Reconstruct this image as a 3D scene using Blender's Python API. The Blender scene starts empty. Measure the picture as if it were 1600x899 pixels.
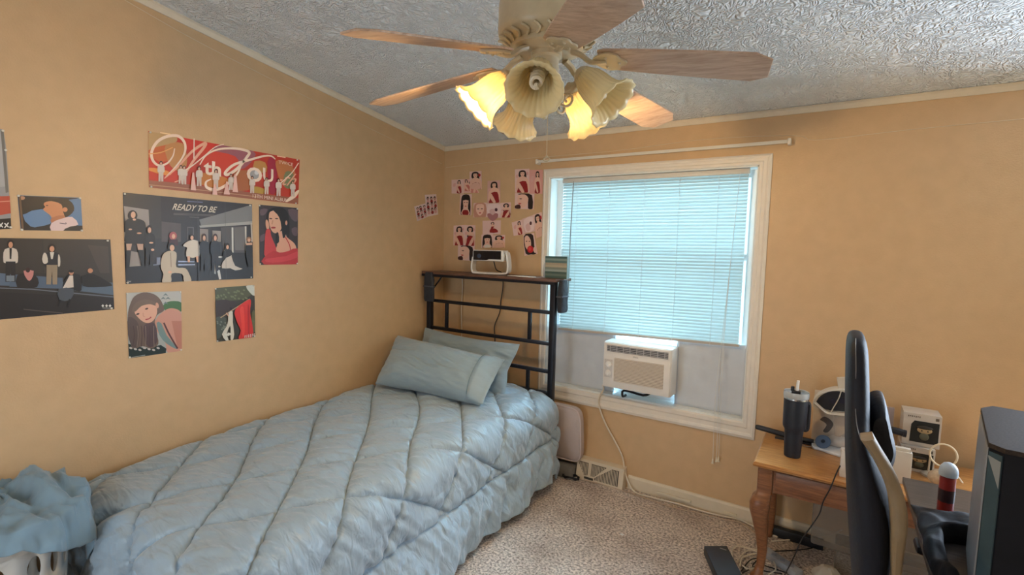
import bpy, bmesh, math, random
from mathutils import Vector, Matrix, noise
random.seed(7)
PI = math.pi
scene = bpy.context.scene
COL = scene.collection

# ------------------------------------------------------------------ camera
CAM = Vector((2.7387, -3.1915, 1.6178)); FPX = 783.44
YAW, PIT, ROL = .5723, -.0846, .0229
_cy, _sy, _cp, _sp = math.cos(YAW), math.sin(YAW), math.cos(PIT), math.sin(PIT)
FW = Vector((-_sy*_cp, _cy*_cp, _sp)); _r = Vector((_cy, _sy, 0)); _u = _r.cross(FW)
RT = math.cos(ROL)*_r + math.sin(ROL)*_u
UP = -math.sin(ROL)*_r + math.cos(ROL)*_u
cam = bpy.data.cameras.new('camera'); camo = bpy.data.objects.new('camera', cam); COL.objects.link(camo)
cam.sensor_fit = 'HORIZONTAL'; cam.sensor_width = 36; cam.lens = 36*FPX/1600; cam.clip_start = .02
M3 = Matrix((RT, UP, -FW)).transposed()
camo.matrix_world = Matrix.Translation(CAM) @ M3.to_4x4()
scene.camera = camo

# ------------------------------------------------------------------ light and exposure
scene.view_settings.view_transform = 'Standard'; scene.view_settings.look = 'None'
scene.view_settings.gamma = 1; scene.view_settings.use_curve_mapping = False
scene.view_settings.exposure = 0.16
world = bpy.data.worlds.new('world'); scene.world = world; world.use_nodes = True
bg = world.node_tree.nodes['Background']
bg.inputs[0].default_value = (.45, .78, 1.0, 1); bg.inputs[1].default_value = 1.7
BULB_W = 33.0
def area(name, loc, rot, sx, sy, power, col):
    l = bpy.data.lights.new(name, 'AREA'); l.shape = 'RECTANGLE'; l.size = sx; l.size_y = sy; l.energy = power; l.color = col
    o = bpy.data.objects.new(name, l); COL.objects.link(o); o.location = loc; o.rotation_euler = rot
    return o
area('added_rear_fill', (1.25, -4.6, 1.05), (PI/2, 0, 0), .9, 2.0, 17, (1.0, .97, .95))  # added fill lamp behind the camera, at the invented doorway
area('sky_daylight', (1.66, 2.1, 3.45), (-PI/4, 0, 0), 2.2, 1.8, 1500, (.44, .78, 1.0))
area('added_right_fill', (4.29, .22, 1.45), (-PI/2, 0, 0), 1.1, 1.35, 125, (.68, .82, 1.0))  # added fill lamp outside the invented window, out of view

def on(ax, val, x, y):
    """the point where the photograph's ray meets a plane of the room (0: x=val, 1: y=val, 2: z=val)"""
    d = FW + RT*((x-800)/FPX) - UP*((y-449.5)/FPX)
    return CAM + d*((val-CAM[ax])/d[ax])

# ------------------------------------------------------------------ materials
def lin(c):
    c = c/255.
    return c/12.92 if c <= .04045 else ((c+.055)/1.055)**2.4
def rgb(r, g, b, k=1.0): return (min(1, lin(r)*k), min(1, lin(g)*k), min(1, lin(b)*k), 1)
_mc = {}
def mat(name, col, rough=.6, metal=0, nz=0, ns=20, bump=0, bs=60, stretch=(1, 1, 1), spec=.5, sheen=0, trans=0, alpha=1, emit=None, es=0, ior=1.45, coat=0):
    if name in _mc: return _mc[name]
    m = bpy.data.materials.new(name); m.use_nodes = True; nt = m.node_tree; b = nt.nodes['Principled BSDF']
    b.inputs['Base Color'].default_value = col if len(col) == 4 else (*col, 1)
    b.inputs['Roughness'].default_value = rough; b.inputs['Metallic'].default_value = metal
    b.inputs['Specular IOR Level'].default_value = spec; b.inputs['IOR'].default_value = ior
    b.inputs['Transmission Weight'].default_value = trans; b.inputs['Alpha'].default_value = alpha
    b.inputs['Sheen Weight'].default_value = sheen; b.inputs['Coat Weight'].default_value = coat
    if emit: b.inputs['Emission Color'].default_value = (*emit[:3], 1); b.inputs['Emission Strength'].default_value = es
    tc = nt.nodes.new('ShaderNodeTexCoord'); mp = nt.nodes.new('ShaderNodeMapping'); mp.inputs['Scale'].default_value = stretch
    nt.links.new(tc.outputs['Object'], mp.inputs['Vector'])
    if nz > 0:
        n = nt.nodes.new('ShaderNodeTexNoise'); n.inputs['Scale'].default_value = ns; n.inputs['Detail'].default_value = 6
        nt.links.new(mp.outputs[0], n.inputs['Vector'])
        r = nt.nodes.new('ShaderNodeValToRGB'); r.color_ramp.elements[0].position = .3; r.color_ramp.elements[1].position = .7
        c = col[:3]; r.color_ramp.elements[0].color = (*[max(0, q*(1-nz)) for q in c], 1); r.color_ramp.elements[1].color = (*[min(1, q*(1+nz)) for q in c], 1)
        nt.links.new(n.outputs[0], r.inputs[0]); nt.links.new(r.outputs[0], b.inputs['Base Color'])
    if bump > 0:
        n2 = nt.nodes.new('ShaderNodeTexNoise'); n2.inputs['Scale'].default_value = bs; n2.inputs['Detail'].default_value = 4
        nt.links.new(mp.outputs[0], n2.inputs['Vector'])
        bp = nt.nodes.new('ShaderNodeBump'); bp.inputs['Strength'].default_value = bump; bp.inputs['Distance'].default_value = .01
        nt.links.new(n2.outputs[0], bp.inputs['Height']); nt.links.new(bp.outputs[0], b.inputs['Normal'])
    _mc[name] = m
    return m
def N(m, t): return m.node_tree.nodes.new(t)

wall_m = mat('tan_wall_paint', (.63, .425, .24, 1), .40, nz=.035, ns=14, bump=.10, bs=140, spec=.5)
trim_m = mat('cream_trim_paint', (.72, .63, .49, 1), .45, nz=.03, bump=.05, bs=30)
casing_m = mat('white_casing_paint', (.80, .74, .66, 1), .4, nz=.03, bump=.05, bs=25)
vinyl_m = mat('white_vinyl', (.82, .84, .84, 1), .35, nz=.02)
# ceiling: stomped plaster texture
def ceiling_mat():
    m = mat('stomped_plaster', (.84, .87, .89, 1), .9, spec=.12); nt = m.node_tree; b = nt.nodes['Principled BSDF']
    tc = N(m, 'ShaderNodeTexCoord')
    n0 = N(m, 'ShaderNodeTexNoise'); n0.inputs['Scale'].default_value = 9; n0.inputs['Detail'].default_value = 2
    nt.links.new(tc.outputs['Object'], n0.inputs['Vector'])
    mx = N(m, 'ShaderNodeMix'); mx.data_type = 'VECTOR'; mx.inputs['Factor'].default_value = .10
    nt.links.new(tc.outputs['Object'], mx.inputs[4]); nt.links.new(n0.outputs['Color'], mx.inputs[5])
    w = N(m, 'ShaderNodeTexNoise'); w.inputs['Scale'].default_value = 26; w.inputs['Detail'].default_value = 3; w.inputs['Roughness'].default_value = .6
    nt.links.new(mx.outputs[1], w.inputs['Vector'])
    w2 = N(m, 'ShaderNodeTexWave'); w2.inputs['Scale'].default_value = 7.5; w2.inputs['Distortion'].default_value = 30; w2.inputs['Detail'].default_value = 3; w2.inputs['Detail Scale'].default_value = 2.2
    nt.links.new(mx.outputs[1], w2.inputs['Vector'])
    ad = N(m, 'ShaderNodeMath'); ad.operation = 'ADD'; nt.links.new(w.outputs[0], ad.inputs[0]); nt.links.new(w2.outputs['Fac'], ad.inputs[1])
    bp = N(m, 'ShaderNodeBump'); bp.inputs['Strength'].default_value = .8; bp.inputs['Distance'].default_value = .012
    nt.links.new(ad.outputs[0], bp.inputs['Height']); nt.links.new(bp.outputs[0], b.inputs['Normal'])
    return m
def carpet_mat():
    m = mat('beige_carpet', (.5, .37, .27, 1), .95, spec=.1, sheen=.3); nt = m.node_tree; b = nt.nodes['Principled BSDF']
    tc = N(m, 'ShaderNodeTexCoord')
    n1 = N(m, 'ShaderNodeTexNoise'); n1.inputs['Scale'].default_value = 75; n1.inputs['Detail'].default_value = 5; n1.inputs['Roughness'].default_value = .7
    n2 = N(m, 'ShaderNodeTexNoise'); n2.inputs['Scale'].default_value = 3.5; n2.inputs['Detail'].default_value = 5
    for n in (n1, n2): nt.links.new(tc.outputs['Object'], n.inputs['Vector'])
    r1 = N(m, 'ShaderNodeValToRGB'); e = r1.color_ramp.elements
    e[0].position = .36; e[0].color = (.17, .115, .09, 1); e[1].position = .60; e[1].color = (1, .86, .76, 1)
    r2 = N(m, 'ShaderNodeValToRGB'); e = r2.color_ramp.elements
    e[0].position = .35; e[0].color = (.68, .62, .58, 1); e[1].position = .62; e[1].color = (1, 1, 1, 1)
    mx = N(m, 'ShaderNodeMix'); mx.data_type = 'RGBA'; mx.blend_type = 'MULTIPLY'; mx.inputs['Factor'].default_value = 1
    nt.links.new(n1.outputs[0], r1.inputs[0]); nt.links.new(n2.outputs[0], r2.inputs[0])
    nt.links.new(r1.outputs[0], mx.inputs[6]); nt.links.new(r2.outputs[0], mx.inputs[7]); nt.links.new(mx.outputs[2], b.inputs['Base Color'])
    bp = N(m, 'ShaderNodeBump'); bp.inputs['Strength'].default_value = .9; bp.inputs['Distance'].default_value = .012
    nt.links.new(n1.outputs[0], bp.inputs['Height']); nt.links.new(bp.outputs[0], b.inputs['Normal'])
    return m
def wood_mat(name, c0, c1, stretch, rough=.35, scale=6, coat=0, bump=.1):
    if name in _mc: return _mc[name]
    m = mat(name, c0, rough, coat=coat); nt = m.node_tree; b = nt.nodes['Principled BSDF']
    tc = N(m, 'ShaderNodeTexCoord'); mp = N(m, 'ShaderNodeMapping'); mp.inputs['Scale'].default_value = stretch
    nt.links.new(tc.outputs['Object'], mp.inputs['Vector'])
    n1 = N(m, 'ShaderNodeTexNoise'); n1.inputs['Scale'].default_value = scale; n1.inputs['Detail'].default_value = 8; n1.inputs['Roughness'].default_value = .65; n1.inputs['Distortion'].default_value = .6
    nt.links.new(mp.outputs[0], n1.inputs['Vector'])
    r = N(m, 'ShaderNodeValToRGB'); e = r.color_ramp.elements
    e[0].position = .35; e[0].color = c0; e[1].position = .65; e[1].color = c1
    nt.links.new(n1.outputs[0], r.inputs[0]); nt.links.new(r.outputs[0], b.inputs['Base Color'])
    bp = N(m, 'ShaderNodeBump'); bp.inputs['Strength'].default_value = bump; bp.inputs['Distance'].default_value = .004
    nt.links.new(n1.outputs[0], bp.inputs['Height']); nt.links.new(bp.outputs[0], b.inputs['Normal'])
    return m
def translucent_mat(name, col, mixf, rough=.5, transp=0, bump=0):
    m = bpy.data.materials.new(name); m.use_nodes = True; nt = m.node_tree; nt.nodes.clear()
    out = nt.nodes.new('ShaderNodeOutputMaterial'); b = nt.nodes.new('ShaderNodeBsdfPrincipled'); t = nt.nodes.new('ShaderNodeBsdfTranslucent')
    b.inputs['Base Color'].default_value = col; b.inputs['Roughness'].default_value = rough; t.inputs[0].default_value = col
    mx = nt.nodes.new('ShaderNodeMixShader'); mx.inputs[0].default_value = mixf
    nt.links.new(b.outputs[0], mx.inputs[1]); nt.links.new(t.outputs[0], mx.inputs[2]); last = mx
    if transp:
        tr = nt.nodes.new('ShaderNodeBsdfTransparent'); m2 = nt.nodes.new('ShaderNodeMixShader'); m2.inputs[0].default_value = transp
        nt.links.new(last.outputs[0], m2.inputs[1]); nt.links.new(tr.outputs[0], m2.inputs[2]); last = m2
    nt.links.new(last.outputs[0], out.inputs[0])
    if bump:
        tc = nt.nodes.new('ShaderNodeTexCoord'); n = nt.nodes.new('ShaderNodeTexNoise'); n.inputs['Scale'].default_value = 9; n.inputs['Detail'].default_value = 4
        bp = nt.nodes.new('ShaderNodeBump'); bp.inputs['Strength'].default_value = bump; bp.inputs['Distance'].default_value = .02
        nt.links.new(tc.outputs['Object'], n.inputs['Vector']); nt.links.new(n.outputs[0], bp.inputs['Height']); nt.links.new(bp.outputs[0], b.inputs['Normal'])
    _mc[name] = m
    return m

black_metal = mat('black_metal', (.012, .013, .02, 1), .35, .3)
black_plastic = mat('black_plastic', (.012, .013, .018, 1), .35, nz=.1)
white_plastic = mat('white_plastic', (.78, .76, .72, 1), .35, nz=.02)
cable_white = mat('white_cable', (.72, .64, .52, 1), .5, nz=.03)
cable_black = mat('black_cable', (.01, .01, .012, 1), .5, nz=.1)

# ------------------------------------------------------------------ mesh builder
def catmull(pts, n=6, closed=False):
    P = [Vector(p) for p in pts]; L = len(P)
    if L < 3: return P
    out = []
    rng = range(L) if closed else range(L-1)
    for i in rng:
        if closed: p0, p1, p2, p3 = P[(i-1) % L], P[i], P[(i+1) % L], P[(i+2) % L]
        else: p0, p1, p2, p3 = P[max(i-1, 0)], P[i], P[i+1], P[min(i+2, L-1)]
        for k in range(n):
            t = k/n; t2 = t*t; t3 = t2*t
            out.append(.5*((2*p1)+(p2-p0)*t+(2*p0-5*p1+4*p2-p3)*t2+(3*p1-p0-3*p2+p3)*t3))
    if not closed: out.append(P[-1])
    return out
class MB:
    def __init__(s): s.bm = bmesh.new(); s.mats = []; s.cur = 0
    def m(s, material):
        if material not in s.mats: s.mats.append(material)
        s.cur = s.mats.index(material); return s
    def face(s, vs):
        try: f = s.bm.faces.new(vs); f.material_index = s.cur; return f
        except ValueError: return None
    def poly(s, pts): return s.face([s.bm.verts.new(p) for p in pts])
    def box(s, a, b, bev=0, rot=None, piv=None):
        x0, y0, z0 = a; x1, y1, z1 = b
        v = [s.bm.verts.new(p) for p in ((x0,y0,z0),(x1,y0,z0),(x1,y1,z0),(x0,y1,z0),(x0,y0,z1),(x1,y0,z1),(x1,y1,z1),(x0,y1,z1))]
        fs = [s.face([v[i] for i in q]) for q in ((3,2,1,0),(4,5,6,7),(0,1,5,4),(1,2,6,5),(2,3,7,6),(3,0,4,7))]
        if bev:
            es = list({e for f in fs for e in f.edges})
            r = bmesh.ops.bevel(s.bm, geom=es, offset=bev, segments=2, profile=.5, affect='EDGES')
            for f in r['faces']: f.material_index = s.cur
            v = list({vv for f in r['faces'] for vv in f.verts} | {q for q in v if q.is_valid})
        if rot is not None:
            M = Matrix.Translation(piv) @ rot.to_4x4() @ Matrix.Translation(-Vector(piv))
            for q in v: q.co = M @ q.co
        return s
    def tube(s, pts, r, n=8, smooth=0, closed=False, cap=True, flat=None):
        P = catmull(pts, smooth, closed) if smooth else [Vector(p) for p in pts]
        if closed and not smooth: pass
        rings = []; L = len(P); up = Vector((0, 0, 1)); prev = None
        for i, p in enumerate(P):
            a = P[(i-1) % L] if (closed or i > 0) else P[i]; b = P[(i+1) % L] if (closed or i < L-1) else P[i]
            t = (b-a)
            if t.length < 1e-9: t = Vector((0, 0, 1))
            t.normalize()
            if prev is None:
                ref = up if abs(t.dot(up)) < .9 else Vector((1, 0, 0)); u = t.cross(ref).normalized()
            else: u = (prev - t*prev.dot(t)); u = u.normalized() if u.length > 1e-6 else t.orthogonal().normalized()
            prev = u; v = t.cross(u)
            rr = r(i/(max(1, L-1))) if callable(r) else r
            rr2 = rr*flat if flat else rr
            rings.append([s.bm.verts.new(p+u*rr*math.cos(2*PI*k/n)+v*rr2*math.sin(2*PI*k/n)) for k in range(n)])
        m = L if closed else L-1
        for i in range(m):
            A, B = rings[i], rings[(i+1) % L]
            for k in range(n): s.face([A[k], A[(k+1) % n], B[(k+1) % n], B[k]])
        if cap and not closed: s.face(rings[0][::-1]); s.face(rings[-1])
        return s
    def loft(s, rings, cap=True, closed=True):
        R = [[s.bm.verts.new(p) for p in r] for r in rings]; n = len(R[0])
        for A, B in zip(R, R[1:]):
            for k in range(n if closed else n-1): s.face([A[k], A[(k+1) % n], B[(k+1) % n], B[k]])
        if cap and closed: s.face(R[0][::-1]); s.face(R[-1])
        return s
    def lathe(s, c, prof, n=24, axis=(0, 0, 1), cap=True):
        a = Vector(axis).normalized(); u = a.orthogonal().normalized(); v = a.cross(u); c = Vector(c)
        return s.loft([[c+a*z+(u*math.cos(2*PI*k/n)+v*math.sin(2*PI*k/n))*max(r, 1e-4) for k in range(n)] for r, z in prof], cap)
    def prism(s, pts, ext):
        ext = Vector(ext); A = [s.bm.verts.new(Vector(p)) for p in pts]; B = [s.bm.verts.new(Vector(p)+ext) for p in pts]; n = len(A)
        s.face(A); s.face(B[::-1])
        for k in range(n): s.face([A[(k+1) % n], A[k], B[k], B[(k+1) % n]])
        return s
    def ball(s, c, rx, ry=None, rz=None, n=12):
        ry = ry or rx; rz = rz or rx; c = Vector(c)
        return s.loft([[c+Vector((rx*math.sin(t)*math.cos(2*PI*k/n), ry*math.sin(t)*math.sin(2*PI*k/n), rz*math.cos(t))) for k in range(n)] for t in [max(.02, min(PI-.02, PI*j/8)) for j in range(9)]])
    def build(s, name, material=None, parent=None, smooth=True, loc=None, angle=35, solid=0, sub=0, bevel=0, norm=True):
        if material and not s.mats: s.mats = [material]
        org = Vector(parent['_o']) if parent is not None else (Vector(loc) if loc is not None else None)
        if org is None:
            lo = [min(v.co[i] for v in s.bm.verts) for i in range(3)]; hi = [max(v.co[i] for v in s.bm.verts) for i in range(3)]
            org = Vector(((lo[0]+hi[0])/2, (lo[1]+hi[1])/2, lo[2]))
        for v in s.bm.verts: v.co -= org
        if norm: bmesh.ops.recalc_face_normals(s.bm, faces=s.bm.faces)
        me = bpy.data.meshes.new(name); s.bm.to_mesh(me); s.bm.free()
        for m_ in s.mats: me.materials.append(m_)
        o = bpy.data.objects.new(name, me); COL.objects.link(o)
        if parent is not None: o.parent = parent
        else: o.location = org
        o['_o'] = tuple(org)
        if smooth:
            for p in me.polygons: p.use_smooth = True
            try: me.set_sharp_from_angle(angle=math.radians(angle))
            except Exception: pass
        if solid: md = o.modifiers.new('solid', 'SOLIDIFY'); md.thickness = solid; md.offset = 0
        if bevel: md = o.modifiers.new('bevel', 'BEVEL'); md.width = bevel; md.segments = 2; md.limit_method = 'ANGLE'
        if sub: md = o.modifiers.new('sub', 'SUBSURF'); md.levels = sub; md.render_levels = sub
        return o
def tag(o, label=None, cat=None, group=None, kind=None):
    if label: o['label'] = label
    if cat: o['category'] = cat
    if group: o['group'] = group
    if kind: o['kind'] = kind
    return o
def thing(name, loc, label, cat, group=None):
    o = bpy.data.objects.new(name, None); COL.objects.link(o); o.location = loc; o['_o'] = tuple(loc); o.empty_display_size = .05
    return tag(o, label, cat, group)
def struct(o): o['kind'] = 'structure'; return o

# ================================================================== THE ROOM
H = 2.40; K = .1464                        # back wall height, slope of the ceiling towards the viewer
XR, YB, T = 5.1, -4.3, .12
VX0, VX1, VZ0, VZ1 = 3.74, 4.84, .75, 2.10   # opening of an unseen extra window, added to let fill light in
WX0, WX1, WZ0, WZ1 = .99, 2.335, .605, 2.10   # window opening
def zc(y): return H - K*y
b = MB(); b.box((-.12, YB-.12, -.08), (XR+.12, .12, 0)); fl = struct(b.build('floor', carpet_mat(), smooth=False))
b = MB()
b.loft([[(-.12, y, zc(y)), (XR+.12, y, zc(y)), (XR+.12, y, zc(y)+.1), (-.12, y, zc(y)+.1)] for y in (.12, YB-.12)])
struct(b.build('ceiling', ceiling_mat(), smooth=False))
b = MB()
b.loft([[(0, y, 0), (0, y, zc(y)), (-.12, y, zc(y)), (-.12, y, 0)] for y in (.12, YB-.12)])
struct(b.build('wall_left', wall_m, smooth=False))
b = MB()
b.loft([[(XR, y, 0), (XR, y, zc(y)), (XR+.12, y, zc(y)), (XR+.12, y, 0)] for y in (0, YB)])
struct(b.build('wall_right', wall_m, smooth=False))
b = MB()
b.box((0, 0, 0), (WX0, T, H)); b.box((WX1, 0, 0), (VX0, T, H)); b.box((VX1, 0, 0), (XR, T, H)); b.box((VX0, 0, 0), (VX1, T, VZ0)); b.box((VX0, 0, VZ1), (VX1, T, H)); b.box((WX0, 0, 0), (WX1, T, WZ0)); b.box((WX0, 0, WZ1), (WX1, T, H))
struct(b.build('wall_back', wall_m, smooth=False))
b = MB(); zb = zc(YB)                      # wall behind the camera, with an unseen doorway opening added for fill light
b.box((0, YB-.12, 0), (.8, YB, zb)); b.box((1.7, YB-.12, 0), (XR, YB, zb)); b.box((.8, YB-.12, 2.05), (1.7, YB, zb))
struct(b.build('wall_front', wall_m, smooth=False))
# crown trim
b = MB(); b.prism([(0, 0, H), (0, -.018, H), (0, -.018, H-.012), (0, -.008, H-.035), (0, 0, H-.035)], (XR, 0, 0)); struct(b.build('trim_1', trim_m, smooth=False))
b = MB()
b.loft([[(0, y, zc(y)), (.018, y, zc(y)), (.018, y, zc(y)-.012), (.008, y, zc(y)-.035), (0, y, zc(y)-.035)] for y in (0, YB)]); struct(b.build('trim_2', trim_m, smooth=False))
# thin wallboard seams running under the crown
seam_m = mat('seam_tan', (.70, .56, .38, 1), .5)
b = MB(); b.tube([on(0, .001, *p) for p in [(195, 0), (300, 60), (440, 132), (560, 192), (690, 256)]], .0022, 5, 4); struct(b.build('trim_3', seam_m))
b = MB(); b.tube([on(1, -.001, *p) for p in [(697, 262), (800, 250), (960, 236), (1100, 218), (1240, 212), (1275, 219), (1420, 203), (1600, 186)]], .0022, 5, 4); struct(b.build('trim_4', seam_m))
# baseboards
b = MB()
for x0, x1 in ((0, 1.30), (1.655, XR)): b.prism([(x0, 0, 0), (x0, -.014, 0), (x0, -.014, .075), (x0, -.008, .088), (x0, 0, .09)], (x1-x0, 0, 0))
struct(b.build('baseboard_back', trim_m, smooth=False))
b = MB(); b.prism([(0, 0, 0), (.014, 0, 0), (.014, 0, .075), (.008, 0, .088), (0, 0, .09)], (0, YB, 0)); struct(b.build('baseboard_left', trim_m, smooth=False))

# window --------------------------------------------------------------
glass = mat('window_glass', (1, 1, 1, 1), .02, trans=1, ior=1.02, spec=.3)
win = thing('window_1', (WX0, 0, WZ0), None, None); win['kind'] = 'structure'
ox0, ox1, oz0, oz1 = .937, 2.402, .508, 2.162
b = MB()
def casing(xa, za, xb, zb_, horiz):
    """moulded flat casing board: stepped profile"""
    pass
prof = [(0, 0), (0, .012), (.18, .018), (.30, .016), (.36, .012), (.62, .012), (.70, .017), (.92, .017), (1, .010), (1, 0)]
loops = []
for t, d in prof:
    loops.append([(ox0+(WX0-ox0)*t, -d, oz0+(WZ0-oz0)*t), (ox1+(WX1-ox1)*t, -d, oz0+(WZ0-oz0)*t), (ox1+(WX1-ox1)*t, -d, oz1+(WZ1-oz1)*t), (ox0+(WX0-ox0)*t, -d, oz1+(WZ1-oz1)*t)])
b.loft(loops, cap=False); b.build('casing', casing_m, win, smooth=False)
b = MB()
j = .006
b.box((WX0, -.004, WZ0), (WX0+j, T+.05, WZ1)); b.box((WX1-j, -.004, WZ0), (WX1, T+.05, WZ1)); b.box((WX0, -.004, WZ1-j), (WX1, T+.05, WZ1)); b.box((WX0, -.006, WZ0), (WX1, T+.05, WZ0+.012))
b.build('jamb', mat('jamb_paint', (.80, .82, .80, 1), .4, nz=.05, ns=8), win, smooth=False)
b = MB(); y0, y1 = .105, .15
b.box((WX0+j, y0, WZ0+.012), (WX0+.05, y1, WZ1-j)); b.box((WX1-.05, y0, WZ0+.012), (WX1-j, y1, WZ1-j)); b.box((WX0+.05, y0, WZ1-.05), (WX1-.05, y1, WZ1-j)); b.box((WX0+.05, y0, WZ0+.012), (WX1-.05, y1, WZ0+.05))
b.box((WX0+.05, y0, 1.555), (WX1-.05, y1, 1.595)); b.build('sash', vinyl_m, win, smooth=False)
b = MB(); b.box((WX0+.05, .125, 1.02), (WX1-.05, .129, WZ1-.05)); b.build('pane', glass, win, smooth=False)

w2 = thing('added_window', (VX0, 0, VZ0), None, None); w2['kind'] = 'structure'  # invented window out of view, added so its lamp brightens the room
b = MB(); loops = []
for t, d in prof:
    q = .06*(1-t); loops.append([(VX0-q, -d, VZ0-q), (VX1+q, -d, VZ0-q), (VX1+q, -d, VZ1+q), (VX0-q, -d, VZ1+q)])
b.loft(loops, cap=False); b.build('casing', casing_m, w2, smooth=False)
b = MB(); b.box((VX0, .07, VZ0), (VX0+.04, .11, VZ1)); b.box((VX1-.04, .07, VZ0), (VX1, .11, VZ1)); b.box((VX0, .07, VZ0), (VX1, .11, VZ0+.04)); b.box((VX0, .07, VZ1-.04), (VX1, .11, VZ1)); b.box((VX0, .07, 1.40), (VX1, .11, 1.44)); b.build('sash', vinyl_m, w2, smooth=False)

# outside: neighbour's pale siding wall across the yard
hz = thing('neighbour_house', (1.5, 4.2, -.8), 'pale sided house wall seen through the gap beside the window blind', 'house')
b = MB()
for i in range(26):
    z = -.8+i*.17; b.prism([(-5, 4.2, z), (-5, 4.17, z), (-5, 4.195, z+.17), (-5, 4.2, z+.17)], (12, 0, 0))
b.build('siding', mat('pale_siding', (.78, .80, .80, 1), .6, nz=.02), hz, smooth=False)
b = MB(); b.box((2.3, 4.12, .9), (3.3, 4.17, 1.9)); b.box((2.36, 4.10, .96), (3.24, 4.13, 1.84)); b.build('house_window', mat('white_house_trim', (.85, .88, .9, 1), .3, nz=.02), hz, smooth=False)
b = MB(); b.box((-5, 3.7, 3.6), (7, 4.2, 3.75)); b.build('eave', mat('eave_white', (.7, .72, .72, 1), .6, nz=.03), hz, smooth=False)
b = MB(); b.box((-6, .25, -.95), (8, 4.2, -.8)); struct(b.build('yard_ground', mat('yard_gravel', (.45, .42, .38, 1), .9, nz=.2, ns=8), smooth=False))

# blind ------------------------------------------------------------------
slat_m = translucent_mat('blind_slat_vinyl', (.50, .57, .56, 1), .36, .45)
bl = thing('window_blind', (1.68, .04, 1.03), 'white horizontal mini blind lowered over upper part of window', 'blind')
bx0, bx1, by = 1.075, 2.285, .035
zL, zR = 1.012, 1.042
b = MB(); b.box((bx0, by-.014, 2.062), (bx1, by+.016, 2.092), .002); b.build('headrail', mat('headrail_cream', (.66, .64, .60, 1), .4, nz=.03), bl)
b = MB(); NS = 50
tl = math.radians(50); hwid = .0128
for i in range(NS):
    f = i/(NS-1); za = 2.052; zl = za+(zL+.022-za)*f; zr = za+(zR+.022-za)*f
    rows = []
    for q in range(4):
        t = (q/3*2-1)*hwid; cb = .0026*(1-(q/3*2-1)**2)
        dy = -t*math.cos(tl); dz = -t*math.sin(tl)
        rows.append((dy-cb*math.sin(tl), dz+cb*math.cos(tl)))
    sagm = .0006*math.sin(i*1.7)
    vv = [[b.bm.verts.new((bx0+.005+(bx1-bx0-.01)*u, by+r[0], zl+(zr-zl)*u+r[1]+sagm*math.sin(PI*u))) for u in (0, .25, .5, .75, 1)] for r in rows]
    for A, B_ in zip(vv, vv[1:]):
        for k in range(4): b.face([A[k], A[k+1], B_[k+1], B_[k]])
b.build('slats', slat_m, bl, norm=False, angle=80)
b = MB(); b.loft([[(x, by-.012, z), (x, by+.012, z), (x, by+.012, z+.016), (x, by-.012, z+.016)] for x, z in ((bx0, zL), (bx1, zR))]); b.build('bottom_rail', mat('rail_taupe', (.50, .44, .38, 1), .5, nz=.03), bl, smooth=False)
cord_m = mat('blind_cord', (.72, .72, .68, 1), .7)
for x in (1.19, 1.43, 1.67, 1.89, 2.12):
    b = MB()
    b.tube([(x, by-.014, 2.06), (x+.003, by-.014, 1.5), (x, by-.014, 1.03)], .0011, 5, 4); b.tube([(x, by+.014, 2.06), (x, by+.014, 1.03)], .0009, 5)
    b.build('ladder_cord', cord_m, bl)
b = MB(); b.tube([(1.165, by-.022, 2.07), (1.158, by-.03, 1.7), (1.156, by-.03, 1.285)], .0035, 6, 3); b.build('tilt_wand', mat('grey_wand', (.25, .27, .27, 1), .3), bl)
b = MB()
for k, (dx, zt) in enumerate(((0, .36), (.012, .365), (-.02, .345))):
    b.tube([(2.235, by-.018, 2.07), (2.215, by-.022, 1.6), (2.20+dx*.4, by-.035, 1.1), (2.20+dx, -.032, .75), (2.205+dx, -.03, zt)], .0012, 5, 5)
b.build('lift_cord', cord_m, bl)
for k, (dx, zt) in enumerate(((0, .36), (.012, .365), (-.02, .345))):
    b = MB(); b.lathe((2.205+dx, -.03, zt), [(.002, .004), (.004, 0), (.006, -.018), (.0078, -.024), (.0078, -.027)], 10); b.build('tassel', mat('tassel_ivory', (.78, .70, .55, 1), .4), bl)

# foil side panels around the window unit
foil = mat('bluish_insulation', (.62, .66, .72, 1), .38, nz=.05, ns=5, bump=.35, bs=9, spec=.6)
for nm, x0, x1, lb in (('left', WX0+.008, 1.50, 'grey white insulation panel left of window air conditioner'), ('right', 1.915, WX1-.008, 'wide grey white insulation panel right of window air conditioner')):
    b = MB(); nx, nz_ = 24, 16; g = []
    for jx in range(nz_+1):
        g.append([b.bm.verts.new((x0+(x1-x0)*i/nx, .062+.006*noise.noise(Vector((i*.5, jx*.5, x0*9))), .610+(1.05-.610)*jx/nz_)) for i in range(nx+1)])
    for A, B_ in zip(g, g[1:]):
        for i in range(nx): b.face([A[i], A[i+1], B_[i+1], B_[i]])
    o = b.build('insulation_panel', foil, solid=.012); tag(o, lb, 'panel', 'insulation panels beside the air conditioner')
b = MB(); b.tube([on(1, .052, *p) for p in [(1127, 548), (1123, 600), (1121, 652)]], .002, 5, 3); 
# tape strips
tag(b.build('tape_strip', mat('tape', (.7, .72, .75, 1), .3)), 'thin seam of tape down the right insulation panel', 'tape')

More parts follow.
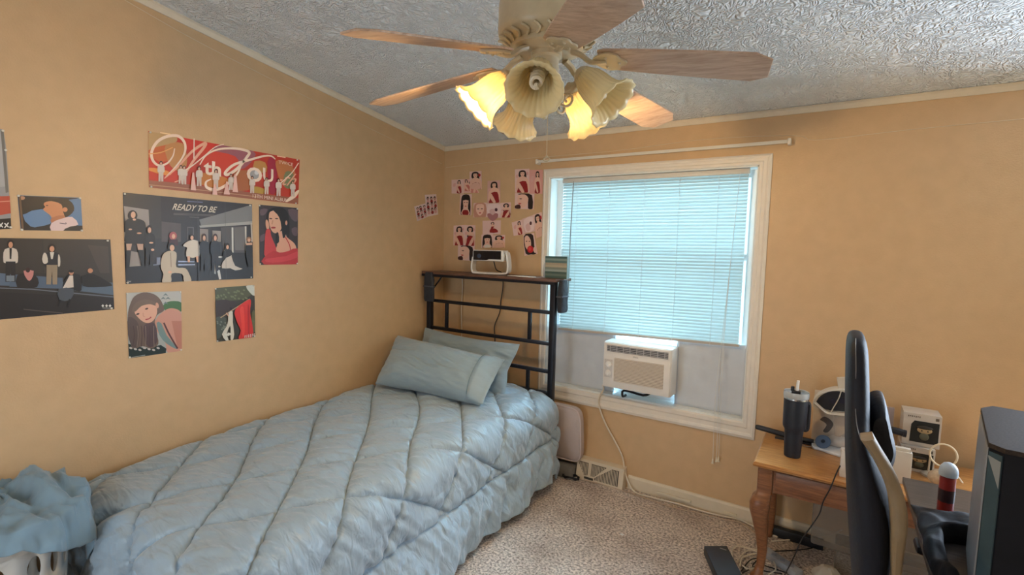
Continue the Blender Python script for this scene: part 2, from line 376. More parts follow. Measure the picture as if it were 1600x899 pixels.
# air conditioner ---------------------------------------------------------
ac = thing('air_conditioner', (1.71, .05, .65), 'white window air conditioner with two knobs and slatted grille', 'air conditioner')
acw = mat('ac_white', (.80, .77, .74, 1), .4, nz=.02)
slot = mat('ac_slot', (.20, .12, .07, 1), .6)
ax0, ax1, az0, az1, ay = 1.487, 1.935, .697, 1.003, -.12
b = MB(); b.box((ax0, ay+.004, az0), (ax1, .02, az1), .012); b.box((ax0+.012, .02, az0-.012), (ax1-.012, .42, az1-.012)); b.build('housing', acw, ac)
b = MB(); b.m(acw); b.box((ax0+.006, ay-.006, az0+.006), (ax1-.006, ay+.004, az1-.006), .004); b.build('front_panel', acw, ac)
gx0, gx1, gz0, gz1 = ax0+.082, ax1-.045, az0+.05, az0+.205
b = MB(); b.m(slot); b.box((gx0, ay-.0065, gz0), (gx1, ay-.0055, gz1)); b.m(mat('ac_grille', (.74, .66, .58, 1), .45))
for i in range(17):
    z = gz0+(gz1-gz0)*(i+.5)/17; b.box((gx0, ay-.012, z-.0026), (gx1, ay-.006, z+.0032))
b.build('grille', None, ac, smooth=False)
b = MB(); b.m(mat('ac_vent_dark', (.10, .10, .11, 1), .5)); vx0, vx1, vz0, vz1 = ax0+.03, ax1-.02, az1-.062, az1-.02
b.box((vx0, ay-.0068, vz0), (vx1, ay-.0055, vz1)); b.m(mat('ac_vent_grey', (.45, .45, .48, 1), .4))
for i in range(4): z = vz0+(vz1-vz0)*(i+.5)/4; b.box((vx0, ay-.011, z-.0015), (vx1, ay-.007, z+.002))
for i in range(9): x = vx0+(vx1-vx0)*(i+.5)/9; b.box((x-.002, ay-.012, vz0), (x+.002, ay-.007, vz1))
b.m(acw)
b.box((vx0-.004, ay-.012, vz0-.004), (vx1+.004, ay-.006, vz0)); b.box((vx0-.004, ay-.012, vz1), (vx1+.004, ay-.006, vz1+.004)); b.box((vx0-.004, ay-.012, vz0), (vx0, ay-.006, vz1)); b.box((vx1, ay-.012, vz0), (vx1+.004, ay-.006, vz1))
b.build('air_outlet', None, ac, smooth=False)
for zk in (az0+.158, az0+.100):
    b = MB(); b.lathe((ax0+.042, ay-.006, zk), [(.020, 0), (.020, .004), (.015, .006), (.014, .016), (.012, .018)], 20, (0, -1, 0)); b.box((ax0+.039, ay-.030, zk-.012), (ax0+.045, ay-.02, zk+.012), .001)
    b.build('knob', mat('knob_white', (.82, .80, .78, 1), .3), ac)
b = MB(); b.box((ax0+.014, ay-.0068, az0+.07), (ax0+.070, ay-.0058, az0+.19)); b.build('control_plate', mat('control_grey', (.60, .57, .55, 1), .5, nz=.1, ns=200), ac, smooth=False)
def text_mesh(b, s, p0, ex, ey, width, height, shear=0, lift=Vector((0, 0, 0)), bold=0):
    cu = bpy.data.curves.new('t', 'FONT'); cu.body = s; cu.size = 1; cu.resolution_u = 3; cu.shear = shear; cu.offset = bold
    o = bpy.data.objects.new('t', cu); me = o.to_mesh()
    xs = [v.co.x for v in me.vertices]; ys = [v.co.y for v in me.vertices]
    if xs:
        x0, x1, y0_, y1_ = min(xs), max(xs), min(ys), max(ys); vv = []
        for v in me.vertices: vv.append(b.bm.verts.new(Vector(p0)+ex*((v.co.x-x0)/(x1-x0)*width)+ey*((v.co.y-y0_)/(y1_-y0_)*height)+lift))
        for p in me.polygons: b.face([vv[i] for i in p.vertices])
    o.to_mesh_clear(); bpy.data.objects.remove(o); bpy.data.curves.remove(cu)
b = MB(); text_mesh(b, 'Midea', (ax0+.205, ay-.0078, az1-.083), Vector((1, 0, 0)), Vector((0, 0, 1)), .034, .009, .15); b.build('logo', mat('logo_grey', (.2, .2, .22, 1), .4), ac, smooth=False)
b = MB(); b.tube([(1.60, .03, .622), (1.60, -.03, .628), (1.62, -.06, .68), (1.75, -.07, .672), (1.79, -.05, .690)], .008, 8, 3); b.build('mounting_bracket', black_metal, ac)
# its cord, down the wall and along the baseboard
pts = [Vector((1.487, -.10, .70)), Vector((1.472, -.05, .66)), on(1, -.028, 935, 628), on(1, -.02, 945, 660), on(1, -.018, 962, 692), on(1, -.018, 973, 716), on(1, -.022, 977, 740)]
pts += [on(2, .010, *p) for p in [(990, 768), (1020, 778), (1060, 788), (1100, 800), (1135, 808)]] + [on(2, .008, *p) for p in [(1155, 812), (1180, 824), (1215, 840)]]
b = MB(); b.tube(pts, .0055, 8, 6); b.build('power_cord', cable_white, ac)
pts = [on(2, .006, *p) for p in [(912, 750), (950, 760), (985, 771), (1020, 783), (1050, 793), (1090, 802), (1130, 812), (1160, 818), (1178, 832), (1200, 848)]]
b = MB(); b.tube(pts, .0042, 7, 6); tag(b.build('floor_cable', mat('beige_cable', (.50, .38, .28, 1), .5)), 'thin beige cable along the carpet edge below the window', 'cord')

# curtain rod
rod = thing('curtain_rod', (1.7, -.05, 2.21), 'thin white flat curtain rod mounted above the window', 'curtain rod')
b = MB(); b.loft([[(x, -.052, z-.009), (x, -.052, z+.009), (x, -.045, z+.009), (x, -.045, z-.009)] for x, z in ((.895, 2.213), (2.487, 2.213))]); b.build('rod', mat('rod_white', (.72, .68, .60, 1), .4, nz=.03), rod, smooth=False)
for x in (.90, 2.482):
    b = MB(); b.box((x-.008, -.056, 2.196), (x+.008, 0, 2.230), .003); b.build('bracket', casing_m, rod)

# ================================================================== FAN
fx, fy, fz = 1.907, -1.727, 2.243
cream = mat('antique_cream', (.54, .45, .30, 1), .35, nz=.06, ns=30, spec=.5)
fan = thing('ceiling_fan', (fx, fy, zc(fy)), 'cream ceiling fan with six wood blades and five glass shades', 'ceiling fan')
b = MB(); b.lathe((fx, fy, 0), [(.03, zc(fy)), (.075, zc(fy)+.01), (.07, 2.60), (.03, 2.565), (.016, 2.56), (.016, 2.42), (.04, 2.41), (.06, 2.405), (.14, 2.40), (.156, 2.385), (.158, 2.30), (.155, 2.285), (.148, 2.278), (.12, 2.262), (.05, 2.255)], 40); b.build('motor_housing', cream, fan)
b = MB(); b.lathe((fx, fy, 0), [(.115, 2.262), (.117, 2.245), (.085, 2.238), (.05, 2.24)], 40)
for k in range(24):
    a = 2*PI*k/24; c, s_ = math.cos(a), math.sin(a); c2, s2 = math.cos(a+.10), math.sin(a+.10)
    b.tube([(fx+.155*c, fy+.155*s_, 2.276), (fx+.138*c2, fy+.138*s2, 2.266), (fx+.120*c, fy+.120*s_, 2.258)], .0045, 6, 3)
b.build('vent_ring', cream, fan)
blade_u = wood_mat('washed_oak', (.36, .235, .15, 1), (.55, .40, .28, 1), (1, 1, 1), .4, 7)
def blade_mat(ang):
    m = wood_mat('washed_oak_%d' % round(math.degrees(ang)), (.38, .245, .165, 1), (.60, .43, .32, 1), (1, 1, 1), .42, 5)
    mp = [n for n in m.node_tree.nodes if n.type == 'MAPPING'][-1]
    mp.vector_type = 'POINT'; mp.inputs['Rotation'].default_value = (0, 0, -ang); mp.inputs['Scale'].default_value = (1.2, 14, 14)
    return m
A0 = 4.399; R0, R1 = .175, .665
drop = .106
for k in range(6):
    a = A0-k*PI/3; e = Vector((math.cos(a), math.sin(a), 0)); t = Vector((-e.y, e.x, 0)); c = Vector((fx, fy, fz-.012))
    pitch = math.radians(-11)
    ed = (e*R1-Vector((0, 0, drop))).normalized(); n = ed.cross(t).normalized(); tp = (t*math.cos(pitch)+n*math.sin(pitch)).normalized(); nn = ed.cross(tp).normalized()
    out = [(R0, .045), (R0+.02, .055), (.32, .064), (.50, .071), (R1-.045, .073), (R1, .045)]
    pl = [(r_, w_) for r_, w_ in out]+[(r_, -w_) for r_, w_ in reversed(out)]
    org = c
    P = [org+ed*r_+tp*w_-nn*.003 for r_, w_ in pl]
    b = MB(); b.prism(P, nn*.006); bo = b.build('blade', blade_mat(a), fan, smooth=False, bevel=.0015)
    b = MB()
    # blade iron: curved arm plus leaf plate under the blade root
    b.tube([c+e*.085+Vector((0, 0, .004)), c+e*.115+Vector((0, 0, -.010)), c+ed*.15+Vector((0, 0, -.012)), c+ed*.20-nn*.009], lambda u: .014-.004*u, 8, 4, flat=.7)
    leaf = [(.155, .0), (.175, .030), (.205, .046), (.235, .040), (.245, .020), (.258, .012), (.265, 0), (.258, -.012), (.245, -.020), (.235, -.040), (.205, -.046), (.175, -.030)]
    LP = catmull([org+ed*r_+tp*w_-nn*.010 for r_, w_ in leaf], 3, True); b.prism(LP, nn*.006)
    for r_, w_ in ((.20, .025), (.20, -.025), (.24, 0)): b.ball(org+ed*r_+tp*w_-nn*.011, .005, n=8)
    b.build('blade_iron', cream, bo)
# switch housing and light kit
b = MB(); b.lathe((fx, fy, 0), [(.05, 2.25), (.05, 2.225), (.040, 2.22), (.042, 2.165), (.048, 2.155), (.052, 2.15), (.045, 2.135), (.03, 2.12), (.022, 2.105), (.032, 2.09), (.034, 2.075), (.026, 2.06), (.012, 2.05), (.009, 2.035), (.004, 2.03)], 28); b.build('switch_housing', cream, fan)
shade_m = translucent_mat('frosted_glass', (.90, .76, .44, 1), .16, .25, .06)
LIT = (0, 3); bulb_lit = mat('lit_bulb', (1, .9, .6, 1), .4, emit=(1, .78, .42), es=14); bulb_off = mat('unlit_bulb', (.80, .72, .58, 1), .3)
for k in range(5):
    a = 3.8333+k*2*PI/5; e = Vector((math.cos(a), math.sin(a), 0)); z3 = Vector((0, 0, 1)); C0 = Vector((fx, fy, 0))
    neck = C0+e*.130+z3*2.150; mouth = C0+e*.232+z3*2.052; axd = (mouth-neck).normalized(); Lh = (mouth-neck).length
    b = MB()
    b.tube([C0+e*.038+z3*2.135, C0+e*.075+z3*2.110, C0+e*.105+z3*2.128, C0+e*.112+z3*2.168, neck-axd*.012], .0065, 8, 5)
    # scroll
    tt = Vector((-e.y, e.x, 0)); sc = []
    for q in range(22):
        th = q*.42; rr = .028*(1-q/26); sc.append(C0+e*(.078+rr*math.cos(th+2.2))+z3*(2.085+rr*math.sin(th+2.2)))
    b.tube(sc, .0042, 6)
    b.lathe(neck-axd*.018, [(.012, -.006), (.022, 0), (.031, .012), (.031, .026), (.027, .03)], 20, axd)
    b.build('lamp_arm', cream, fan)
    u = axd.orthogonal().normalized(); v = axd.cross(u)
    prf = [(0, .029), (.012, .034), (.03, .043), (.055, .048), (.085, .050), (.105, .054), (.122, .062), (.136, .073), (.146, .083)]
    prf = [(s_*Lh/.146*1.0, r_) for s_, r_ in prf]
    rings = []; n = 96
    for j_, (s_, r_) in enumerate(prf):
        f = j_/(len(prf)-1); ring = []
        for q in range(n):
            th = 2*PI*q/n; fl_ = .0013*math.cos(th*24); sca = (f**5)*.0075*abs(math.sin(th*6))
            ring.append(neck+axd*(s_+sca-.006*f**5)+(u*math.cos(th)+v*math.sin(th))*(r_+fl_+sca*.3))
        rings.append(ring)
    b = MB(); b.loft(rings, cap=False); sh = b.build('glass_shade', shade_m, fan, angle=80, solid=.003)
    lit = k in LIT
    b = MB(); base = neck+axd*.012
    b.lathe(base, [(.013, -.01), (.019, .0), (.021, .012), (.018, .028)], 16, axd)
    hx = []
    for q in range(60):
        th = q*.36; s_ = .034+.052*q/59; rr = .017*(1-.15*q/59); hx.append(base+axd*s_+(u*math.cos(th)+v*math.sin(th))*rr)
    hx.append(base+axd*.092)
    b.tube(hx, .0062, 7)
    b.build('spiral_bulb', bulb_lit if lit else bulb_off, sh)
    if lit:
        l = bpy.data.lights.new('bulb_light', 'POINT'); l.energy = BULB_W; l.color = (1, .66, .29); l.shadow_soft_size = .03
        o = bpy.data.objects.new('bulb_light', l); COL.objects.link(o); o.location = base+axd*.085
cx_, cy_ = fx+.018, fy-.012
b = MB()
for q in range(40): b.ball((cx_, cy_, 2.085-q*.0044), .0017, n=6)
b.tube([(cx_, cy_, 2.09), (cx_, cy_, 1.905)], .0008, 5)
pc = b.build('pull_chain', mat('chain_brass', (.7, .62, .45, 1), .3, .6), fan)
ring = [(cx_+.011*math.cos(t*PI/8), cy_, 1.898+.006*math.sin(t*PI/8)) for t in range(16)]
b = MB(); b.tube(ring, .0022, 6, closed=True); b.ball((cx_, cy_, 1.906), .005); b.build('pull_fob', cream, pc)

# ================================================================== BED
bed = thing('bed', (.6, -1.3, 0), 'black metal bed with slim shelf headboard along the left wall', 'bed')
hy = -.25
lx, rx = .045, 1.145
for x in (lx, rx):
    b = MB(); b.box((x, hy-.0, 0), (x+.04, hy+.04, 1.378), .003); b.build('headboard_post', black_metal, bed)
for z in (1.158, .944, .752, .60, .33):
    b = MB(); b.box((lx+.04, hy+.008, z), (rx, hy+.032, z+.024), .002); b.build('headboard_rail', black_metal, bed)
for x, z0, z1 in ((.225, .968, 1.158), (.972, .968, 1.158), (.968, .624, .752), (.225, .624, .752)):
    b = MB(); b.box((x, hy+.01, z0), (x+.024, hy+.03, z1), .002); b.build('headboard_bar', black_metal, bed)
shelf_w = wood_mat('dark_brown_board', (.10, .045, .03, 1), (.20, .10, .065, 1), (1.5, 14, 14), .45, 6)
b = MB(); b.box((lx-.04, hy-.015, 1.378), (rx+.05, -.035, 1.398), .002); sh_ = b.build('headboard_shelf', shelf_w, bed)
b = MB(); b.box((lx-.035, hy-.02, 1.360), (rx+.045, hy+.0, 1.378)); b.tube([(lx+.05, hy+.03, 1.27), (lx+.12, hy+.03, 1.35), (lx+.14, hy+.03, 1.375)], .006, 6); b.tube([(lx+.14, hy+.10, 1.37), (lx+.21, hy+.12, 1.372)], .006, 6); b.build('shelf_edge', black_metal, sh_)
for x in (lx, rx):
    b = MB(); b.box((x+.005, -2.38, .24), (x+.035, hy, .30), .003); b.build('side_rail', black_metal, bed)
b = MB(); b.box((lx, -2.41, .24), (rx+.04, -2.38, .30)); b.build('foot_rail', black_metal, bed)
for x in (lx, rx+.01):
    b = MB(); b.box((x, -2.41, 0), (x+.03, -2.38, .30)); b.build('leg', black_metal, bed)
b = MB(); b.box((.055, -2.37, .30), (1.10, -.27, .50), .05); tag(b.build('mattress', mat('mattress_white', (.7, .7, .7, 1), .8, nz=.03)), 'white mattress under the blue quilted comforter', 'mattress')

# comforter ---------------------------------------------------------------
silk = None
def comforter_mat():
    m = mat('pale_blue_satin', (.33, .435, .535, 1), .34, spec=.5, sheen=.35); nt = m.node_tree; bb = nt.nodes['Principled BSDF']
    tc = N(m, 'ShaderNodeTexCoord'); mp = N(m, 'ShaderNodeMapping'); mp.inputs['Scale'].default_value = (3.2, 12, 6); mp.inputs['Rotation'].default_value = (0, 0, .9)
    n = N(m, 'ShaderNodeTexNoise'); n.inputs['Scale'].default_value = 2.0; n.inputs['Detail'].default_value = 2.5; n.inputs['Distortion'].default_value = .6
    nt.links.new(tc.outputs['Object'], mp.inputs['Vector']); nt.links.new(mp.outputs[0], n.inputs['Vector'])
    bp = N(m, 'ShaderNodeBump'); bp.inputs['Strength'].default_value = .85; bp.inputs['Distance'].default_value = .022
    nt.links.new(n.outputs[0], bp.inputs['Height']); nt.links.new(bp.outputs[0], bb.inputs['Normal'])
    return m
comf_m = comforter_mat()
def lerp(a, b_, t): return a+(b_-a)*max(0, min(1, t))
def ztop(y):
    return lerp(.605, .575, (-y-.6)/1.2) if y > -1.8 else lerp(.575, .535, (-y-1.8)/.6)
def sstep(x): x = max(0, min(1, x)); return x*x*(3-2*x)
def quilt(t, s):
    """height of the quilting at cloth coordinates (t across from the wall, s along, negative to the foot)"""
    px, py = t-.887, s+1.652
    e1 = (.215, -.222); e2 = (.148, .228); D = e1[0]*e2[1]-e1[1]*e2[0]
    # gentle bending of the seams
    px += .018*math.sin(py*5.1+1)+.012*math.sin(px*7); py += .016*math.sin(px*6.3)
    uu = (px*e2[1]-py*e2[0])/D; vv = (-px*e1[1]+py*e1[0])/D
    h1 = D/math.hypot(*e2); h2 = D/math.hypot(*e1)
    d = min(abs(uu-round(uu))*abs(h1), abs(vv-round(vv))*abs(h2))
    db = abs(t-1.42)
    if t > 1.42: d = 1.0
    dd = min(d, db)
    puff = 1-math.exp(-dd/.040)
    return puff, dd, uu, vv
def cloth(t, s):
    # across profile
    Rr = .13; xe = 1.065
    zt = ztop(s)
    if t < .05: x = .02+t*.9; dz = -.045*(1-t/.05)**2; nx, nz = -.3, .95
    elif t <= xe: x = .015+t; dz = 0; nx, nz = 0, 1
    elif t <= xe+Rr*PI/2: a = (t-xe)/Rr; x = .015+xe+Rr*math.sin(a); dz = -Rr*(1-math.cos(a)); nx, nz = math.sin(a), math.cos(a)
    else:
        q = t-xe-Rr*PI/2; out = lerp(.02, .16, (-s-.3)/1.3); x = .015+xe+Rr+q*out; dz = -Rr-q*.985; nx, nz = 1, .1
    crown = .012*math.sin(PI*min(1, t/1.1)) if t < 1.1 else 0
    # lengthwise ends
    ys, yf = -.30, -2.36; y = s; dy = 0; ny = 0
    if s > ys:
        a = (s-ys)/.09; a = min(a, PI/2+.6); y = ys+.09*math.sin(min(a, PI/2)); dy = -.09*(1-math.cos(min(a, PI/2)))-.09*max(0, a-PI/2); ny = math.sin(min(a, PI/2))
    if s < yf:
        q = (yf-s); a = q/.12
        if a < PI/2: y = yf-.12*math.sin(a); dy = -.12*(1-math.cos(a)); ny = -math.sin(a)
        else: y = yf-.12-(q-.12*PI/2)*.08; dy = -.12-(q-.12*PI/2); ny = -1
    if dz < 0 and dy < 0 and s < yf: tot = -math.hypot(dz, dy)*1.0
    else: tot = dz+dy
    z = zt+crown+tot
    nrm = Vector((nx, ny*1.0, max(.02, nz*(1-abs(ny))))).normalized()
    return Vector((x, y, z)), nrm
def wrinkle(x, y, sc, seed):
    n = noise.noise(Vector((x*sc, y*sc, seed))); return 1-abs(n)*2.2
NT, NSs = 250, 330
t0, t1_, s0, s1_ = 0, 1.71, -.16, -2.86
b = MB(); grid = []
for i in range(NSs+1):
    s = s0+(s1_-s0)*i/NSs; row = []
    zt = ztop(s); hem = 1.065+.13*PI/2+(zt-.13-lerp(.085, .045, (-s-.2)/1.0)-.02*noise.noise(Vector((s*3, 2, 0))))/.985
    hem = min(hem, 1.80)
    for jx in range(NT+1):
        t = hem*jx/NT
        p, n = cloth(t, s)
        puff, d, uu, vv = quilt(t, s)
        h = .034*puff-.014-.010*math.exp(-(d/.006)**2)
        # pull wrinkles radiating over the seams, long folds in the panels
        a1 = t*.80+s*.60; a2 = -t*.60+s*.80
        w1 = wrinkle(a1*2.4, a2*13, 1.0, 3.1); w2 = wrinkle(a1*5, a2*26, 1.0, 9.7)
        near = math.exp(-d/.05)
        h += (.015*w1*(.45+.6*near)+.008*w2*(.35+near))*min(1, d/.010+.25)
        h += .010*noise.noise(Vector((t*2.6, s*2.6, 1.3)))
        if t > 1.30:     # loose border of the drop
            f = sstep((t-1.38)/.15); fr = sstep((t-1.15)/.5)
            fold = noise.noise(Vector((s*5.0+t*2.2, t*1.8, 7.7)))*.05+noise.noise(Vector((s*13+t*7, t*6-s*3, 4.2)))*.034
            h += fold*fr*lerp(.7, 1, f)+.010*wrinkle(s*16, t*5, 1, 2.2)*f
        if s > -.35: h += .012*noise.noise(Vector((t*9, s*4, 2)))*sstep((s+.35)/.1)
        if s < -2.40: h += .05*noise.noise(Vector((t*4, s*2, 12)))*sstep((-s-2.40)/.3)
        hs = 1 if t > .08 else .3+.7*t/.08
        q = p+n*h*hs
        if t > .9: q.z = max(q.z, .02)
        q.x = max(q.x, .012); q.z = max(q.z, .012)
        row.append(b.bm.verts.new(q))
    grid.append(row)
for A, B_ in zip(grid, grid[1:]):
    for k in range(NT): b.face([A[k], B_[k], B_[k+1], A[k+1]])
cf = b.build('comforter', comf_m, angle=180, solid=.008); tag(cf, 'pale blue quilted comforter with diamond stitching spread over the bed', 'comforter')

# pillows ------------------------------------------------------------------
pil_m = mat('pale_blue_cotton', (.31, .42, .50, 1), .5, bump=.8, bs=8, sheen=.3, stretch=(1, 1, 2.2))
def pillow(name, label, TL, TR, BR, BL, thick, seed, hem_side=None, up=(0, 0, 0)):
    TL, TR, BR, BL = map(Vector, (TL, TR, BR, BL)); n = ((TR-TL).cross(BL-TL)).normalized()
    if n.y > 0: n = -n
    b = MB(); NU, NV = 70, 48; sides = []
    for sgn in (1, -1):
        g = []
        for jx in range(NV+1):
            row = []
            for i in range(NU+1):
                u, v = i/NU, jx/NV
                e = (1-abs(2*u-1)**2.8)**.6*(1-abs(2*v-1)**2.5)**.6 if 0 < u < 1 and 0 < v < 1 else 0
                # sides pull in between the corners
                uu = u+.035*math.sin(PI*v)*(1-2*u)*1.0*(1-abs(2*v-1)); vv = v+.05*math.sin(PI*u)*(1-2*v)
                p = (TL*(1-uu)+TR*uu)*(1-vv)+(BL*(1-uu)+BR*uu)*vv
                h = thick*.5*e*(1+.16*noise.noise(Vector((u*3, v*3, seed))))
                wr = .040*wrinkle(u*3+v*2.2, v*7-u*3.5, 1, seed+3)*e*(.35+.65*abs(2*u-1))+.014*wrinkle(u*6, v*11, 1, seed)*e*(.4+abs(2*u-1))
                fl_ = .006 if e == 0 else .006
                q = p+n*(h+wr*.7+fl_)*(1 if sgn > 0 else -.72)
                q += n*.012*noise.noise(Vector((u*5, v*5, seed+8)))*(1-e)
                row.append(b.bm.verts.new(q))
            g.append(row)
        for A, B_ in zip(g, g[1:]):
            for k in range(NU): b.face([A[k], A[k+1], B_[k+1], B_[k]] if sgn > 0 else [A[k], B_[k], B_[k+1], A[k+1]])
        sides.append(g)
    A, B_ = sides
    rim = [(0, i) for i in range(NU)]+[(jx, NU) for jx in range(NV)]+[(NV, i) for i in range(NU, 0, -1)]+[(jx, 0) for jx in range(NV, 0, -1)]
    for (p_, q_) in zip(rim, rim[1:]+rim[:1]): b.face([A[p_[0]][p_[1]], B_[p_[0]][p_[1]], B_[q_[0]][q_[1]], A[q_[0]][q_[1]]])
    root = b.build(name, pil_m, angle=180)
    tag(root, label, 'pillow', 'blue pillows at the head of the bed')
    # open hem cuff of the pillowcase
    if hem_side:
        b = MB(); g = []
        for jx in range(25):
            v = jx/24; row = []
            for i in range(6):
                f = i/5; u = .90+.135*f
                vv = v+.05*math.sin(PI*min(1, u))*(1-2*v)
                p = (TL*(1-u)+TR*u)*(1-vv)+(BL*(1-u)+BR*u)*vv
                th = thick*.5*((1-abs(2*min(u, .995)-1)**2.8)**.6)*((1-abs(2*min(.99, max(.01, v))-1)**2.5)**.6)
                row.append(b.bm.verts.new(p+n*(th*1.05+.020+.006*noise.noise(Vector((f*3, v*9, seed))))))
            g.append(row)
        for A_, B2 in zip(g, g[1:]):
            for k in range(5): b.face([A_[k], A_[k+1], B2[k+1], B2[k]])
        b.build('case_hem', pil_m, root, angle=180, solid=.006)
        b = MB(); b.tube([v_ for v_ in [(TL*(1-.9)+TR*.9)*(1-v)+(BL*(1-.9)+BR*.9)*v+n*(thick*.5*((1-(.8)**2.8)**.6)*((1-abs(2*min(.99, max(.01, v))-1)**2.5)**.6)*1.05+.024) for v in [.06+.88*k/16 for k in range(17)]]], .0022, 5); b.build('case_piping', mat('piping_blue', (.20, .31, .37, 1), .6), root)
    return root
pillow('pillow', 'pale blue pillow leaning upright against the headboard, behind another', (.085, -.30, .96), (.965, -.33, .945), (.935, -.47, .60), (.10, -.45, .62), .16, 4.0)
pillow('pillow', 'pale blue pillow lying in front, with a stitched open hem', (.04, -.55, .925), (.975, -.56, .875), (.985, -.80, .645), (.165, -.88, .655), .25, 9.0, True)

# things at the headboard -----------------------------------------------------
cush_m = mat('pinkish_fabric', (.54, .46, .45, 1), .85, nz=.03, bump=.2, bs=120)
b = MB(); rings = []
for k in range(9):
    th = -1+2*k/8; e = (1-abs(th)**4)**.25 if abs(th) < 1 else .0
    ring = []
    for q in range(40):
        a = 2*PI*q/40; c, s_ = math.cos(a), math.sin(a); pw = .38
        X = .140*math.copysign(abs(c)**pw, c); Z = .200*math.copysign(abs(s_)**pw, s_)
        sc = .86+.14*max(e, .0)
        ring.append(Vector((1.205+X*sc, -.085+th*.035-.05*(Z/.43), .315+Z*sc)))
    rings.append(ring)
b.loft(rings); co = b.build('floor_cushion', cush_m, angle=60); tag(co, 'pinkish padded cushion stood on edge between bed and back wall', 'cushion')
b = MB(); b.tube([rings[1][q]+Vector((0, -.002, 0)) for q in range(40)], .004, 6, closed=True); b.build('cushion_piping', mat('pink_piping', (.68, .58, .58, 1), .8), co)
b = MB(); b.box((1.13, -.13, 0), (1.29, -.04, .085), .006); tag(b.build('storage_box', mat('grey_plastic', (.20, .19, .18, 1), .6, nz=.1)), 'low grey box on floor under the pink cushion by the bed', 'box')

# projector
pj = thing('projector', (.60, -.16, 1.399), 'white projector with black front on a U-shaped stand on the headboard shelf', 'projector')
prw = mat('projector_white', (.82, .79, .75, 1), .35, nz=.01)
RZ = Matrix.Rotation(math.radians(14), 3, 'Z'); pc_ = Vector((.60, -.165, 1.399))
def RP(x, y, z): return pc_+RZ @ Vector((x, y, z))
b = MB(); b.box(pc_+Vector((-.125, -.060, .098)), pc_+Vector((.115, .065, .178)), .010, RZ, pc_); b.build('body', prw, pj)
b = MB(); b.prism([RP(-.115, -.0605, .172), RP(.100, -.0605, .172), RP(.100, -.0605, .112), RP(.005, -.0605, .112), RP(-.01, -.0605, .105), RP(-.115, -.0605, .105)], RZ @ Vector((0, -.003, 0))); b.build('front_glass', mat('gloss_black', (.006, .007, .012, 1), .08), pj, smooth=False)
b = MB(); b.lathe(RP(-.068, -.064, .135), [(.016, 0), (.016, .003), (.011, .003), (.010, .001), (.003, .002)], 24, RZ @ Vector((0, -1, 0))); b.build('lens', mat('lens_blue', (.03, .05, .09, 1), .1), pj)
b = MB()
loop = [(-.132, .125), (-.142, .06), (-.135, .016), (-.10, .008), (.0, .007), (.10, .008), (.135, .018), (.142, .06), (.135, .125), (.125, .165)]
L3 = catmull([Vector((x, 0, z)) for x, z in loop], 5)
rings = []
for i, p in enumerate(L3):
    tdir = (L3[min(i+1, len(L3)-1)]-L3[max(i-1, 0)]).normalized(); nrm = Vector((-tdir.z, 0, tdir.x))
    rings.append([RP(p.x+nrm.x*w_, y_, p.z+nrm.z*w_) for w_, y_ in ((-.007, -.035), (.007, -.035), (.007, .04), (-.007, .04))])
b.loft(rings); b.build('stand', prw, pj, angle=40, bevel=.003)
b = MB(); b.box(RP(.1155, -.01, .13), RP(.1155, -.01, .13)+Vector((.004, .012, .025)), .001); b.build('side_button', black_plastic, pj)
b = MB(); b.tube([Vector((.60, -.13, 1.495)), Vector((.605, -.10, 1.43)), Vector((.61, -.03, 1.40)), Vector((.615, -.022, 1.30)), Vector((.60, -.022, 1.20)), Vector((.59, -.022, 1.10)), Vector((.545, -.022, .99)), Vector((.55, -.022, .88)), Vector((.56, -.022, .6))], .004, 7, 6); b.build('cable', cable_black, pj)
b = MB(); b.tube([Vector((.215, -.02, 1.37)), Vector((.217, -.015, 1.25)), Vector((.21, -.016, 1.1)), Vector((.215, -.016, .9)), Vector((.21, -.02, .5))], .0045, 7, 6); tag(b.build('extension_cable', cable_white), 'white cable hanging behind the left end of headboard', 'cord')
# picture block: horizontal bands
pb = MB(); x0, x1, z0, z1, yy = 1.055, 1.225, 1.399, 1.548, -.165
bands = [(90, 120, 120), (150, 175, 170), (110, 140, 140), (190, 180, 160), (205, 195, 170), (150, 160, 150), (175, 190, 185), (90, 115, 110), (120, 140, 130), (95, 125, 120)]
pb.m(mat('block_edge', (.25, .35, .36, 1), .2)); pb.box((x0, yy, z0), (x1, yy+.03, z1))
for i, c in enumerate(bands):
    za = z1-(z1-z0)*i/len(bands); zb2 = z1-(z1-z0)*(i+1)/len(bands)
    pb.m(mat('band%d' % i, rgb(*c, .7), .25)); pb.poly([(x0+.003, yy-.0006, za), (x1-.003, yy-.0006, za), (x1-.003, yy-.0006, zb2), (x0+.003, yy-.0006, zb2)])
tag(pb.build('picture_block', None, smooth=False), 'small square picture block with grey-green bands at right end of shelf', 'picture')
b = MB(); b.box((.79, -.235, 1.3985), (1.00, -.185, 1.403), .001, Matrix.Rotation(-.06, 3, 'Z'), (.9, -.2, 1.4)); tag(b.build('envelope', mat('paper', (.8, .76, .68, 1), .7, nz=.02)), 'white paper lying flat on headboard shelf right of projector', 'paper')
